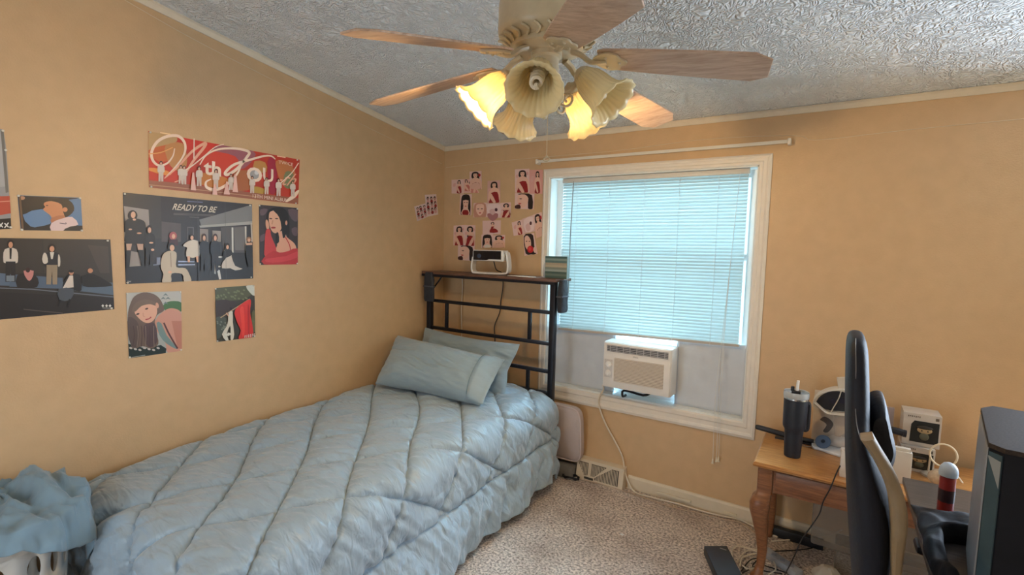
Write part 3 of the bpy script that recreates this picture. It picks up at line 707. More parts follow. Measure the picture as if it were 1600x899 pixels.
# pouches hanging at both ends of the shelf
pouch_m = mat('charcoal_cloth', (.03, .033, .042, 1), .75, nz=.2, ns=30, bump=.3, bs=40)
def pouch(cx, cy, zt, zb3, hx, hyy, label):
    b = MB(); rings = []
    for k in range(15):
        f = k/14; z = zt+(zb3-zt)*f; s_ = .75+.25*math.sin(min(1, f*3)*PI/2); s_ *= 1 if f < .93 else .85
        ring = []
        for q in range(24):
            a = 2*PI*q/24; c, s2 = math.cos(a), math.sin(a)
            rr = 1+.10*noise.noise(Vector((c*1.5, f*5, s2*1.5+cx)))
            ring.append(Vector((cx+hx*s_*rr*math.copysign(abs(c)**.5, c), cy+hyy*s_*rr*math.copysign(abs(s2)**.6, s2), z)))
        rings.append(ring)
    b.loft(rings)
    o = b.build('bedside_pouch', pouch_m); tag(o, label, 'pouch', 'cloth pouches hung on the headboard ends')
    b = MB(); b.box((cx-hx*1.04, cy-hyy*1.1, zt-.115), (cx+hx*1.04, cy+hyy*.9, zt-.105), .002); b.build('pocket_trim', mat('pocket_grey', (.07, .075, .09, 1), .6), o)
pouch(1.218, -.20, 1.392, 1.175, .022, .05, 'dark grey cloth pouch hanging off the right end of the headboard')
pouch(.088, -.268, 1.392, 1.165, .048, .014, 'black cloth pouch hanging on the left headboard post')

# coil of black cord, register, carpet scrap ------------------------------------
b = MB(); c = on(2, .012, 893, 746); pts = []
for q in range(60):
    a = q*.52; pts.append(Vector((c.x+(.058-.006*math.sin(q*.3))*math.cos(a), c.y-.012+.030*math.sin(a)*(1-.3*math.cos(a)), .012+.018*abs(math.sin(q*.8)))))
b.tube(pts, .0042, 6); b.box((c.x-.085, c.y-.016, .004), (c.x-.048, c.y+.008, .026), .004)
tag(b.build('coiled_cord', cable_black), 'bundled black cord lying on carpet near the floor register', 'cord')
vt = thing('floor_register', (1.47, -.02, 0), 'white slatted baseboard heat register below window by the bed', 'vent')
vm = mat('register_cream', (.70, .60, .46, 1), .45, nz=.03); dk = mat('register_dark', (.055, .045, .035, 1), .7)
def VX(u, v, o=0): return Vector((1.305+.325*u, -.0537-.0255*(1-v)-o, .008+.125*v))
b = MB(); b.prism([(1.300, 0, 0), (1.300, -.078, 0), (1.300, -.078, .006), (1.300, -.052, .138), (1.300, 0, .142)], (.34, 0, 0)); b.build('frame', vm, vt, smooth=False)
b = MB(); b.m(dk)
quads = [[(.04, .9), (.25, .9), (.25, .25), (.18, .20), (.04, .75)], [(.32, .9), (.66, .9), (.40, .25), (.32, .25)], [(.42, .22), (.78, .9), (.93, .9), (.93, .1), (.42, .1)], [(.18, .16), (.39, .16), (.39, .04), (.18, .04)]]
for qd in quads: b.poly([VX(u, v, .0015) for u, v in qd])
b.m(vm)
def inside(pt, poly):
    x, y = pt; r_ = False; j_ = len(poly)-1
    for i in range(len(poly)):
        if (poly[i][1] > y) != (poly[j_][1] > y) and x < (poly[j_][0]-poly[i][0])*(y-poly[i][1])/(poly[j_][1]-poly[i][1])+poly[i][0]: r_ = not r_
        j_ = i
    return r_
for k in range(30):
    u = .035+.93*k/29
    for qd in quads[:3]:
        vs = [v/40 for v in range(41) if inside((u, v/40), qd)]
        if vs: p0, p1 = VX(u, min(vs), .002), VX(u, max(vs), .002); w_ = Vector((.0022, 0, 0)); b.prism([p0-w_, p0+w_, p1+w_, p1-w_], (0, -.002, 0))
b.build('louvre', None, vt, smooth=False)
b = MB(); c = on(2, .001, 972, 836); b.prism([c+Vector((.011*math.cos(a)*(1+.2*math.sin(3*a)), .008*math.sin(a), 0)) for a in [k*PI/5 for k in range(10)]], (0, 0, .0025)); tag(b.build('paper_scrap', mat('scrap_white', (.85, .85, .85, 1), .6)), 'tiny round white scrap lying in the middle of the carpet', 'scrap')
b = MB(); c0 = on(1, -.0145, 1001, 772); b.box((1.86, -.030, .028), (2.07, -.0145, .043), .002); tag(b.build('cable_clip_strip', trim_m), 'short white cable cover low on the baseboard under the window', 'cable cover')
b = MB(); p = on(1, -.015, 1141, 806); b.box((p.x-.035, -.022, .016), (p.x+.035, -.0145, .036), .001); b.box((p.x-.02, -.026, .020), (p.x+.0, -.02, .032), .001); tag(b.build('phone_jack', mat('jack_cream', (.75, .66, .5, 1), .4, nz=.03)), 'small cream jack plate on the baseboard right of the window', 'wall jack')

# ================================================================== HAMPER
hc = Vector((.24, -2.73, 0))
hm = thing('laundry_basket', hc, 'white plastic laundry basket with oval holes at foot of bed', 'basket')
bw_ = mat('basket_white', (.66, .64, .60, 1), .45, nz=.03)
def hamper_pt(a, z):
    c, s_ = math.cos(a), math.sin(a); k = .80+.20*z/.56
    return hc+Vector((.205*k*math.copysign(abs(c)**.75, c), .185*k*math.copysign(abs(s_)**.75, s_), z))
b = MB(); ncol, rowsz = 18, [(.09, .23), (.23, .37), (.37, .51)]
def ring_strip(z0, z1):
    for q in range(72):
        a0, a1 = 2*PI*q/72, 2*PI*(q+1)/72; b.poly([hamper_pt(a0, z0), hamper_pt(a1, z0), hamper_pt(a1, z1), hamper_pt(a0, z1)])
ring_strip(0, .09); ring_strip(.51, .57)
for z0, z1 in rowsz:
    for q in range(ncol):
        a0, a1 = 2*PI*q/ncol, 2*PI*(q+1)/ncol; O, I = [], []
        for k in range(16):
            th = 2*PI*k/16+PI/16*0; c, s_ = math.cos(th), math.sin(th); m_ = max(abs(c), abs(s_))
            O.append(hamper_pt(a0+(a1-a0)*(.5+.5*c/m_), z0+(z1-z0)*(.5+.5*s_/m_))); I.append(hamper_pt(a0+(a1-a0)*(.5+.27*c), z0+(z1-z0)*(.5+.35*s_)))
        vo = [b.bm.verts.new(p) for p in O]; vi = [b.bm.verts.new(p) for p in I]
        for k in range(16): b.face([vo[k], vo[(k+1) % 16], vi[(k+1) % 16], vi[k]])
b.poly([hamper_pt(2*PI*q/72, .004) for q in range(72)])
bmesh.ops.remove_doubles(b.bm, verts=b.bm.verts, dist=.0003)
b.build('basket_wall', bw_, hm, solid=.004)
b = MB(); b.tube([hamper_pt(2*PI*q/60, .572) for q in range(60)], .009, 8, closed=True); b.build('rim', bw_, hm)
# blue cloth thrown over the basket: a closed heap, open below
b = MB(); g = []
NA, NR = 110, 44
for i in range(NR+1):
    f = i/NR; row = []
    for k in range(NA):
        a = 2*PI*k/NA; c, s_ = math.cos(a), math.sin(a)
        hang = .085+.20*max(0, s_)**2+.035*noise.noise(Vector((c*2.5, s_*2.5, 5)))+.02*math.sin(5*a)
        if f < .62:
            r_ = f/.62; z = .625+.02*(1-r_**2)+.035*noise.noise(Vector((c*r_*3+2, s_*r_*3, 1)))*(1-r_*.4)-.03*r_**4
            z += .065*math.exp(-((r_*c-.0)**2+(r_*s_-.75)**2)/.15)
            rr = r_
        else:
            q = (f-.62)/.38; rr = 1+.10*math.sin(q*PI*.5)+.07*q*noise.noise(Vector((c*3.5, s_*3.5, 9)))+.04*q*math.sin(9*a); z = .600+.045*math.exp(-((c)**2+(s_-.9)**2)/.3)*(1-q)-hang*q
            z += 0
        fold = .034*wrinkle(c*rr*1.6+s_*1.6, s_*rr*3.6-c, 1, 8.8)+.010*wrinkle(c*rr*6, s_*rr*8, 1, 2.8)
        p = hamper_pt(a, .56)-hc; p = Vector((p.x*rr*1.08, p.y*rr*1.08, z+fold))+hc
        p += Vector((c, s_, 0))*fold*1.1*(1 if f > .62 else 0)
        p.x = max(p.x, .012)
        row.append(b.bm.verts.new(p))
    g.append(row)
for A, B_ in zip(g, g[1:]):
    for k in range(NA): b.face([A[k], A[(k+1) % NA], B_[(k+1) % NA], B_[k]])
bmesh.ops.remove_doubles(b.bm, verts=g[0], dist=.001)
tag(b.build('bed_sheet', mat('blue_sheet', (.20, .31, .40, 1), .7, bump=.2, bs=18, sheen=.3), angle=180, solid=.006), 'crumpled light blue sheet heaped over the laundry basket', 'sheet')
#CUT1
# ================================================================== PRINTED SHEETS ON THE WALLS
PK = 1.0
def pc3(c, gloss=.35):
    return mat('print_%d_%d_%d' % tuple(c), rgb(*c, PK), gloss, spec=.5)
class Sheet:
    """a printed sheet of paper on a wall; the drawing is thin ink layers laid over its face"""
    def __init__(s, ax, off, ox, oy, sc):
        s.ax, s.off, s.ox, s.oy, s.sc = ax, off, ox, oy, sc; s.k = 0; s.b = MB(); s.sg = 1 if ax == 0 else -1
    def P(s, p, lift=0): return on(s.ax, s.sg*(s.off+lift), s.ox+p[0]/s.sc, s.oy+p[1]/s.sc)
    def base(s, pts, col):
        s.quad = pts; s.b.m(pc3(col)); A = [s.P(p) for p in pts]; n = Vector((0, 0, 0)); n[s.ax] = -s.sg*.0012
        s.b.prism(A, n); return s
    def lay(s): s.k += 1; return .00012*s.k
    def clip(s, q):
        Q = s.quad
        if len(Q) != 4: return q
        cx = sum(p[0] for p in Q)/4; cy = sum(p[1] for p in Q)/4
        for i in range(4):
            ax_, ay_ = Q[i]; bx_, by_ = Q[(i+1) % 4]
            def side(x, y): return (bx_-ax_)*(y-ay_)-(by_-ay_)*(x-ax_)
            sg = 1 if side(cx, cy) > 0 else -1; out = []
            for j in range(len(q)):
                a, c = q[j-1], q[j]; da, dc = side(a.x, a.y)*sg, side(c.x, c.y)*sg
                if (da < 0) != (dc < 0): out.append(a.lerp(c, da/(da-dc)))
                if dc >= 0: out.append(c)
            q = out
            if len(q) < 3: return q
        return q
    def poly(s, pts, col, sm=0):
        L = s.lay(); s.b.m(pc3(col))
        q = [Vector((p[0], p[1], 0)) for p in pts]
        if sm: q = catmull(q, sm, True)
        q = s.clip(q)
        if len(q) < 3: return s
        s.b.poly([s.P(p, L) for p in q]); return s
    def ell(s, cx, cy, rx, ry, col, rot=0):
        c, d = math.cos(rot), math.sin(rot)
        return s.poly([(cx+rx*math.cos(t)*c-ry*math.sin(t)*d, cy+rx*math.cos(t)*d+ry*math.sin(t)*c) for t in [k*PI/9 for k in range(18)]], col)
    def line(s, pts, w, col, sm=6):
        L = s.lay(); s.b.m(pc3(col)); q = catmull([Vector((p[0], p[1], 0)) for p in pts], sm) if sm else [Vector((p[0], p[1], 0)) for p in pts]
        L_, R_ = [], []; n = len(q)
        for i, p in enumerate(q):
            t = (q[min(i+1, n-1)]-q[max(i-1, 0)]).normalized(); ww = (w(i/(n-1)) if callable(w) else w)*.5
            L_.append(s.b.bm.verts.new(s.P((p.x-t.y*ww, p.y+t.x*ww), L))); R_.append(s.b.bm.verts.new(s.P((p.x+t.y*ww, p.y-t.x*ww), L)))
        for i in range(n-1): s.b.face([L_[i], L_[i+1], R_[i+1], R_[i]])
        return s
    def text(s, t, p0, p1, h, col, shear=0, hv=None, bold=.0):
        L = s.lay(); s.b.m(pc3(col)); a, c = s.P(p0, L), s.P(p1, L)
        up = s.P((p0[0]+(hv[0] if hv else 0), p0[1]-h+(hv[1] if hv else 0)), L)-a
        ex = c-a; w = ex.length; text_mesh(s.b, t, a, ex.normalized(), up.normalized(), w, up.length, shear, bold=bold); return s
    def done(s, name, label, cat='poster', group=None, tacks=True, grp=None):
        o = s.b.build(name, None, smooth=False, norm=False); tag(o, label, cat, group)
        if tacks:
            for p in s.quad:
                cx = sum(q[0] for q in s.quad)/len(s.quad); cy = sum(q[1] for q in s.quad)/len(s.quad)
                f = .97; q = (cx+(p[0]-cx)*f, cy+(p[1]-cy)*f); c = s.P(q, .003); b = MB(); ax = Vector((0, 0, 0)); ax[s.ax] = s.sg
                b.lathe(c, [(.0022, -.003), (.0045, -.002), (.0045, .001), (.003, .003)], 10, ax); b.build('tack', mat('clear_tack', (.75, .72, .65, 1), .15), o)
        return o
SKIN = (226, 178, 150); HAIR = (38, 26, 28); WHT = (228, 220, 214)
def fig(S, x, y, h, top, bot, hair=HAIR, skin=SKIN, w=1.0, legs=True):
    u = h/7.0
    S.ell(x, y+u*.5, u*.62*w, u*.75, hair)
    S.poly([(x-u*1.0*w, y+u*1.4), (x+u*1.0*w, y+u*1.4), (x+u*1.25*w, y+u*3.4), (x+u*.8*w, y+u*3.8), (x-u*.8*w, y+u*3.8), (x-u*1.25*w, y+u*3.4)], top, 3)
    if legs: S.poly([(x-u*.85*w, y+u*3.5), (x+u*.85*w, y+u*3.5), (x+u*.8*w, y+u*7), (x+u*.1, y+u*7), (x, y+u*4.6), (x-u*.2, y+u*7), (x-u*.9*w, y+u*7)], bot)
    S.ell(x, y+u*.65, u*.38*w, u*.52, skin)
# --- banner
S = Sheet(0, .002, 180, 190, 5.3333); S.base([(275, 80), (1537, 318), (1525, 690), (283, 548)], (196, 58, 36))
S.poly([(278, 84), (520, 128), (470, 200), (380, 260), (279, 270)], (196, 160, 112), 2)
S.poly([(279, 240), (400, 200), (500, 190), (560, 260), (440, 330), (280, 330)], (206, 104, 54), 3)
S.poly([(420, 200), (560, 180), (600, 330), (560, 420), (470, 380), (430, 300)], (200, 140, 84), 3)
S.poly([(520, 128), (860, 190), (840, 260), (700, 260), (600, 230), (560, 160)], (214, 52, 34), 3)
S.poly([(281, 300), (420, 370), (520, 420), (560, 480), (282, 480)], (206, 54, 30), 3)
S.poly([(282, 385), (380, 395), (470, 430), (430, 450), (283, 410)], (236, 150, 70), 2)
S.poly([(870, 196), (1150, 246), (1140, 330), (1040, 400), (960, 290), (820, 250)], (164, 96, 106), 3)
S.poly([(690, 260), (800, 245), (1000, 290), (1020, 380), (900, 430), (760, 400)], (212, 64, 40), 3)
S.poly([(700, 430), (820, 440), (940, 480), (900, 560), (760, 540), (680, 500)], (206, 126, 50), 3)
S.poly([(1000, 420), (1130, 420), (1160, 540), (1060, 580), (960, 560)], (178, 104, 60), 3)
S.poly([(1160, 330), (1250, 340), (1260, 420), (1160, 420)], (196, 140, 76), 2)
S.poly([(1270, 330), (1330, 300), (1350, 560), (1290, 600)], (172, 40, 66), 2)
S.poly([(1340, 330), (1420, 330), (1500, 420), (1460, 560), (1390, 520), (1350, 420)], (196, 120, 70), 3)
S.poly([(1420, 420), (1480, 430), (1490, 520), (1440, 560), (1400, 520)], (130, 134, 96), 3)
S.poly([(1140, 540), (1240, 560), (1230, 610), (1150, 600)], (190, 150, 60), 2)
S.poly([(283, 490), (520, 512), (900, 560), (1200, 600), (1527, 640), (1526, 688), (900, 618), (283, 546)], (158, 96, 72))
S.line([(283, 528), (700, 570), (1200, 630)], 7, (196, 150, 116), 2)
S.ell(1165, 440, 44, 48, (170, 168, 172)); S.ell(1178, 425, 18, 20, (226, 224, 226))
CR = (250, 226, 208); PKW = (240, 178, 150)
tp = lambda u: 8+17*math.sin(PI*u)
S.line([(495, 225), (480, 290), (430, 350), (360, 365), (312, 320), (305, 250), (350, 170), (430, 125), (520, 120), (572, 165), (585, 230), (560, 300), (500, 380), (410, 475)], tp, CR)
S.line([(410, 475), (520, 380), (640, 250), (745, 182), (740, 215), (650, 330), (560, 470), (495, 505)], tp, PKW)
S.line([(658, 142), (656, 310)], 10, CR, 0)
S.line([(560, 420), (640, 370), (740, 290), (830, 215), (905, 190)], lambda u: 12-6*u, CR)
S.line([(705, 360), (760, 280), (860, 232), (1000, 225), (1112, 252), (1095, 300), (1020, 390), (940, 442), (918, 425), (990, 360), (1120, 320), (1240, 288), (1300, 288), (1335, 315)], tp, CR)
S.line([(1060, 330), (1020, 430), (930, 525), (840, 568), (765, 550), (757, 505), (800, 480)], tp, CR)
S.text('th', (738, 440), (882, 462), 122, CR, bold=.03); S.text('O', (1096, 498), (1224, 512), 125, CR, bold=.03); S.text('U', (1232, 498), (1318, 512), 115, CR, bold=.02)
S.text('-th', (1345, 520), (1490, 548), 110, PKW, .4, (40, 0))
S.line([(1528, 345), (1470, 430), (1380, 512)], 8, CR, 4); S.line([(1530, 572), (1490, 620), (1420, 670)], lambda u: 8+26*math.sin(PI*u), CR, 4)
S.text('TWICE', (1362, 350), (1482, 372), 26, CR); S.text('13TH MINI ALBUM', (1146, 634), (1440, 672), 30, CR)
for x, y, h in ((382, 335, 165), (548, 368, 150), (575, 372, 152), (700, 378, 160), (840, 402, 160), (965, 440, 130), (1142, 458, 140), (1262, 470, 135), (1362, 480, 140), (1480, 498, 128)): fig(S, x, y, h, (222, 208, 200), (214, 198, 190), (60, 34, 28))
for x, y in ((650, 425), (930, 500), (830, 520), (1000, 440)): S.poly([(x-6, y), (x+8, y), (x+24, y+150), (x-22, y+145)] if y < 460 else [(x-5, y), (x+5, y), (x+26, y+110), (x-26, y+105)], (236, 190, 180))
S.line([(375, 92), (460, 106)], 9, (250, 220, 170), 0); S.line([(1350, 288), (1420, 300)], 8, (250, 210, 180), 0); S.line([(280, 270), (380, 258), (480, 215)], 9, (240, 176, 110), 4)
S.done('poster', 'wide red banner poster reading With YOU-th, topmost on left wall', 'poster')
# --- READY TO BE
S = Sheet(0, .002, 180, 290, 5.3333); S.base([(64, 58), (1140, 157), (1150, 775), (88, 822)], (50, 48, 54))
S.poly([(70, 180), (75, 700), (88, 820), (690, 800), (690, 680), (480, 670), (120, 676), (110, 300)], (38, 37, 44))
S.poly([(66, 62), (380, 90), (385, 440), (72, 460)], (60, 57, 60)); S.poly([(72, 172), (278, 202), (285, 345), (250, 350), (90, 340)], (158, 150, 148))
S.poly([(120, 545), (205, 560), (215, 670), (110, 678)], (150, 142, 138)); S.poly([(72, 386), (100, 392), (98, 470), (76, 474)], (196, 188, 184))
S.poly([(386, 300), (548, 318), (548, 470), (386, 470)], (84, 76, 78)); S.poly([(700, 285), (1140, 160), (1142, 300), (720, 345)], (128, 130, 134))
S.poly([(700, 335), (1142, 298), (1145, 325), (708, 352)], (172, 172, 172)); S.poly([(600, 345), (655, 347), (655, 560), (600, 560)], (96, 92, 96)); S.poly([(608, 352), (648, 354), (648, 555), (608, 555)], (52, 50, 56))
S.poly([(705, 360), (775, 365), (775, 470), (705, 470)], (150, 142, 140)); S.poly([(808, 375), (880, 380), (880, 470), (808, 470)], (160, 152, 148))
S.poly([(880, 350), (1080, 335), (1090, 560), (900, 560)], (84, 82, 84)); S.poly([(990, 350), (1078, 345), (1080, 540), (1000, 540)], (112, 108, 108))
S.poly([(970, 350), (984, 350), (986, 580), (972, 580)], (214, 214, 210)); S.poly([(1080, 340), (1094, 340), (1096, 545), (1084, 545)], (214, 212, 208)); S.poly([(1128, 315), (1140, 310), (1146, 470), (1134, 470)], (200, 190, 180))
S.poly([(690, 560), (1150, 560), (1150, 775), (690, 796)], (40, 41, 47)); S.poly([(345, 600), (378, 600), (378, 660), (285, 672), (285, 662), (345, 655)], (128, 136, 160))
S.poly([(525, 628), (660, 632), (660, 640), (525, 640)], (168, 182, 216)); S.poly([(525, 655), (665, 655), (665, 664), (525, 668)], (168, 182, 216))
S.poly([(826, 640), (840, 640), (838, 740), (826, 736)], (196, 200, 206)); S.poly([(848, 700), (872, 706), (884, 780), (866, 784)], (214, 214, 214)); S.ell(872, 596, 24, 7, (214, 216, 220)); S.ell(862, 676, 18, 6, (204, 206, 210))
S.line([(600, 133), (730, 140)], 5, (130, 136, 180), 0)
S.text('READY TO BE', (474, 203), (846, 228), 54, (214, 204, 190), .35, (6, 0), bold=.02)
for i in range(2): S.line([(486, 232+i*9), (824, 246+i*9)], 3, (120, 114, 112), 0)
S.line([(620, 262), (700, 268)], 3, (140, 134, 130), 0); S.text('TW', (102, 808), (132, 807), 12, (220, 220, 220))
# women, left to right
S.ell(145, 250, 40, 44, HAIR); S.poly([(85, 300), (130, 275), (200, 280), (250, 310), (252, 400), (236, 490), (90, 485), (82, 400)], (32, 30, 34), 3); S.ell(150, 245, 20, 28, SKIN); S.ell(160, 284, 14, 9, SKIN); S.ell(126, 366, 15, 7, SKIN); S.ell(200, 398, 20, 7, SKIN)
S.poly([(92, 486), (140, 486), (128, 545), (96, 545)], (196, 160, 140)); S.poly([(180, 486), (236, 488), (232, 540), (190, 540)], (196, 160, 140)); S.poly([(92, 540), (132, 540), (118, 690), (92, 690)], (24, 24, 30)); S.poly([(188, 536), (234, 538), (246, 672), (222, 672)], (24, 24, 30))
fig(S, 286, 342, 330, (30, 28, 32), (36, 32, 36), HAIR, SKIN, .8); S.ell(300, 478, 18, 7, SKIN); S.ell(312, 536, 14, 10, SKIN)
S.ell(482, 420, 32, 34, (176, 92, 96)); S.ell(486, 424, 14, 20, SKIN); S.poly([(450, 450), (520, 450), (526, 500), (450, 500)], (70, 34, 44))
S.ell(468, 510, 30, 34, (30, 24, 24)); S.ell(474, 520, 20, 26, SKIN)
S.poly([(395, 580), (450, 545), (505, 555), (512, 600), (510, 680), (585, 690), (618, 740), (634, 800), (575, 802), (560, 740), (470, 735), (466, 806), (392, 808), (402, 740), (380, 680)], (198, 184, 164), 3); S.line([(462, 560), (466, 680)], 5, (140, 120, 104), 0); S.ell(456, 722, 16, 10, SKIN)
S.ell(640, 432, 20, 24, HAIR); S.ell(640, 436, 13, 18, SKIN); S.poly([(612, 462), (690, 462), (700, 590), (592, 592), (600, 520), (575, 510), (566, 498)], (214, 206, 196), 2); S.poly([(600, 590), (625, 590), (622, 640), (606, 640)], SKIN); S.poly([(672, 590), (694, 590), (694, 640), (680, 640)], SKIN)
fig(S, 742, 412, 300, (30, 32, 42), (32, 34, 42), (60, 30, 30), SKIN, .75); fig(S, 834, 412, 300, (32, 34, 44), (34, 34, 44), (60, 30, 30), SKIN, .75)
S.ell(935, 510, 20, 32, HAIR); S.ell(936, 514, 11, 18, SKIN); S.poly([(905, 540), (962, 540), (970, 590), (1000, 670), (1062, 694), (1000, 708), (960, 690), (890, 690), (895, 640), (925, 600)], (206, 198, 190), 2); S.poly([(912, 535), (968, 540), (972, 580), (900, 606)], (34, 30, 32), 2)
S.ell(1114, 450, 22, 22, (150, 110, 80)); S.ell(1116, 456, 11, 15, SKIN); S.poly([(1086, 490), (1146, 486), (1150, 680), (1110, 680), (1090, 590)], (30, 29, 33)); S.poly([(1090, 480), (1140, 476), (1142, 496), (1092, 498)], SKIN)
S.line([(686, 116), (700, 800)], 3, (78, 78, 84), 0); S.line([(915, 138), (925, 786)], 2, (76, 78, 84), 0)
S.done('poster', 'large dark poster of a group in a hall titled READY TO BE')
# --- woman in red
S = Sheet(0, .002, 180, 290, 5.3333); S.base([(1198, 160), (1523, 188), (1522, 658), (1204, 662)], (62, 52, 58))
for q in ([(1210, 200), (1270, 196), (1250, 240), (1212, 250)], [(1440, 200), (1518, 206), (1516, 300), (1470, 280)], [(1210, 420), (1260, 400), (1262, 440), (1212, 470)], [(1470, 360), (1516, 350), (1514, 420), (1480, 410)]): S.poly(q, (104, 84, 92), 2)
S.poly([(1262, 300), (1268, 220), (1320, 185), (1390, 185), (1440, 230), (1452, 330), (1450, 420), (1415, 470), (1350, 470), (1330, 380), (1290, 300)], (28, 22, 26), 3)
S.poly([(1345, 400), (1410, 380), (1430, 430), (1490, 480), (1510, 530), (1500, 600), (1320, 600), (1325, 540), (1350, 500)], (226, 170, 146), 3)
S.poly([(1282, 240), (1300, 215), (1350, 212), (1385, 270), (1392, 330), (1370, 385), (1330, 398), (1300, 370), (1282, 310)], (226, 176, 150), 3)
S.poly([(1318, 208), (1372, 204), (1410, 300), (1424, 400), (1398, 440), (1378, 300), (1350, 240)], (28, 22, 26), 2)
S.ell(1296, 276, 13, 5, (60, 36, 34), .1); S.ell(1346, 276, 14, 5, (60, 36, 34), .1); S.poly([(1308, 290), (1318, 290), (1312, 325), (1302, 322)], (204, 148, 124)); S.ell(1318, 352, 20, 8, (170, 60, 60)); S.ell(1426, 312, 9, 20, (216, 160, 138))
S.ell(1268, 330, 14, 46, (222, 168, 144), -.15); S.poly([(1256, 375), (1292, 370), (1300, 420), (1340, 520), (1330, 580), (1250, 590), (1244, 520)], (206, 62, 66), 3)
S.poly([(1240, 600), (1320, 545), (1370, 560), (1440, 548), (1518, 524), (1520, 656), (1240, 658)], (190, 46, 54), 2); S.poly([(1260, 610), (1420, 590), (1515, 550), (1515, 600), (1380, 640), (1262, 640)], (210, 66, 72), 2)
S.line([(1418, 430), (1450, 490), (1462, 540)], 7, (190, 50, 56)); S.poly([(1340, 400), (1360, 395), (1366, 470), (1338, 480)], (28, 22, 26), 2)
S.done('poster', 'small portrait poster of dark-haired woman in a red off-shoulder top')
# --- girl leaning, light brown hair
S = Sheet(0, .002, 180, 440, 5.3333); S.base([(92, 95), (550, 80), (556, 578), (115, 642)], (176, 178, 174))
S.poly([(94, 98), (280, 92), (548, 82), (549, 180), (400, 210), (98, 300)], (190, 192, 190)); S.poly([(400, 200), (460, 165), (549, 175), (552, 250), (430, 250)], (68, 110, 62), 3)
for x, y in ((420, 110), (400, 140), (440, 140), (420, 180)): S.poly([(x-22, y+10), (x, y-12), (x+22, y+10), (x, y+4)], (110, 126, 130))
S.poly([(108, 520), (250, 560), (380, 530), (420, 600), (116, 640)], (30, 46, 44), 2)
S.poly([(395, 255), (450, 225), (510, 230), (548, 260), (553, 330), (555, 575), (440, 595), (420, 520), (370, 430), (330, 360), (350, 300)], (208, 152, 134), 3)
S.poly([(470, 330), (554, 330), (555, 560), (520, 560)], (190, 126, 108)); S.poly([(300, 330), (410, 340), (440, 420), (440, 520), (350, 420)], (204, 150, 132), 2)
S.poly([(345, 345), (385, 350), (430, 450), (520, 556), (500, 560), (430, 520), (370, 450)], (118, 144, 144), 2); S.line([(405, 345), (450, 440), (520, 560)], 14, (86, 42, 46)); 
S.poly([(125, 190), (160, 125), (235, 92), (320, 105), (375, 150), (405, 215), (400, 250), (350, 280), (330, 340), (345, 430), (360, 520), (300, 560), (230, 540), (150, 560), (120, 480), (105, 380), (108, 260)], (112, 92, 82), 3)
S.poly([(110, 300), (180, 330), (200, 420), (190, 540), (140, 540), (106, 440)], (92, 76, 72), 3); S.poly([(240, 370), (330, 350), (350, 500), (290, 550), (250, 500)], (86, 66, 70), 3)
S.poly([(160, 250), (200, 205), (280, 185), (335, 195), (350, 250), (330, 310), (290, 345), (240, 340), (190, 300)], (226, 176, 152), 3)
S.poly([(140, 250), (170, 180), (250, 150), (330, 170), (345, 205), (290, 190), (220, 205), (170, 250)], (120, 100, 88), 3); S.ell(350, 200, 13, 24, (218, 166, 142), -.2)
S.ell(262, 228, 14, 7, (62, 44, 42), -.3); S.ell(188, 272, 14, 7, (62, 44, 42), -.3); S.line([(252, 318), (280, 312), (300, 296)], 9, (178, 70, 76)); S.line([(232, 262), (236, 292), (248, 294)], 5, (200, 144, 124))
for i in range(6): S.line([(150+i*34, 370), (160+i*32, 450), (145+i*36, 545)], 6, (136, 116, 104) if i % 2 else (78, 60, 60))
for i in range(7): S.ell(130+i*38, 556+(i % 3)*8, 14, 9, (198, 190, 184), .3)
S.text('photo', (134, 632), (180, 626), 9, (210, 210, 206)) if False else S.line([(134, 634), (250, 614)], 5, (170, 176, 172), 0)
S.done('poster', 'small poster of girl with long light brown hair leaning, lower left')
# --- red flag
S = Sheet(0, .002, 180, 440, 5.3333); S.base([(832, 55), (1160, 30), (1168, 462), (848, 505)], (58, 54, 44))
S.poly([(834, 58), (1090, 40), (1140, 100), (1060, 150), (920, 160), (836, 150)], (84, 88, 62), 3); S.poly([(1090, 38), (1160, 32), (1161, 120), (1120, 90)], (206, 212, 206), 2)
random.seed(3)
for i in range(26): S.ell(845+random.random()*260, 65+random.random()*85, 10, 7, (116, 122, 86), random.random())
S.poly([(838, 160), (1000, 170), (990, 260), (840, 300)], (60, 46, 44), 2); S.poly([(842, 300), (930, 310), (900, 430), (846, 480)], (74, 82, 74), 2)
for i in range(18): S.ell(850+random.random()*110, 330+random.random()*100, 8, 6, (122, 130, 118), random.random())
S.poly([(1140, 260), (1164, 250), (1166, 420), (1140, 400)], (96, 96, 62), 2); S.line([(878, 303), (1120, 146)], 8, (186, 160, 128), 0)
S.poly([(1000, 236), (1110, 152), (1132, 170), (1124, 260), (1146, 380), (1140, 466), (1030, 480), (1046, 410), (1012, 330)], (214, 44, 38), 3); S.poly([(1040, 230), (1070, 220), (1080, 420), (1060, 460), (1050, 330)], (232, 66, 52), 3); S.poly([(1104, 200), (1118, 230), (1120, 420), (1106, 430)], (186, 30, 30), 3)
S.ell(964, 228, 9, 12, HAIR); S.poly([(945, 262), (978, 250), (980, 340), (992, 440), (978, 490), (960, 480), (962, 380), (950, 380), (930, 440), (946, 490), (920, 492), (890, 440), (925, 380), (940, 330)], (216, 212, 200), 2); S.line([(925, 262), (945, 290)], 8, SKIN, 0)
for i in range(9): S.ell(905+random.random()*60, 430+random.random()*50, 12, 8, (222, 220, 210), random.random())
for i in range(6): S.line([(1080+i*15, 470-i*2), (1084+i*15, 448-i*3)], 6, (226, 214, 204), 0)
S.done('poster', 'small poster of a figure in white carrying large red flag')
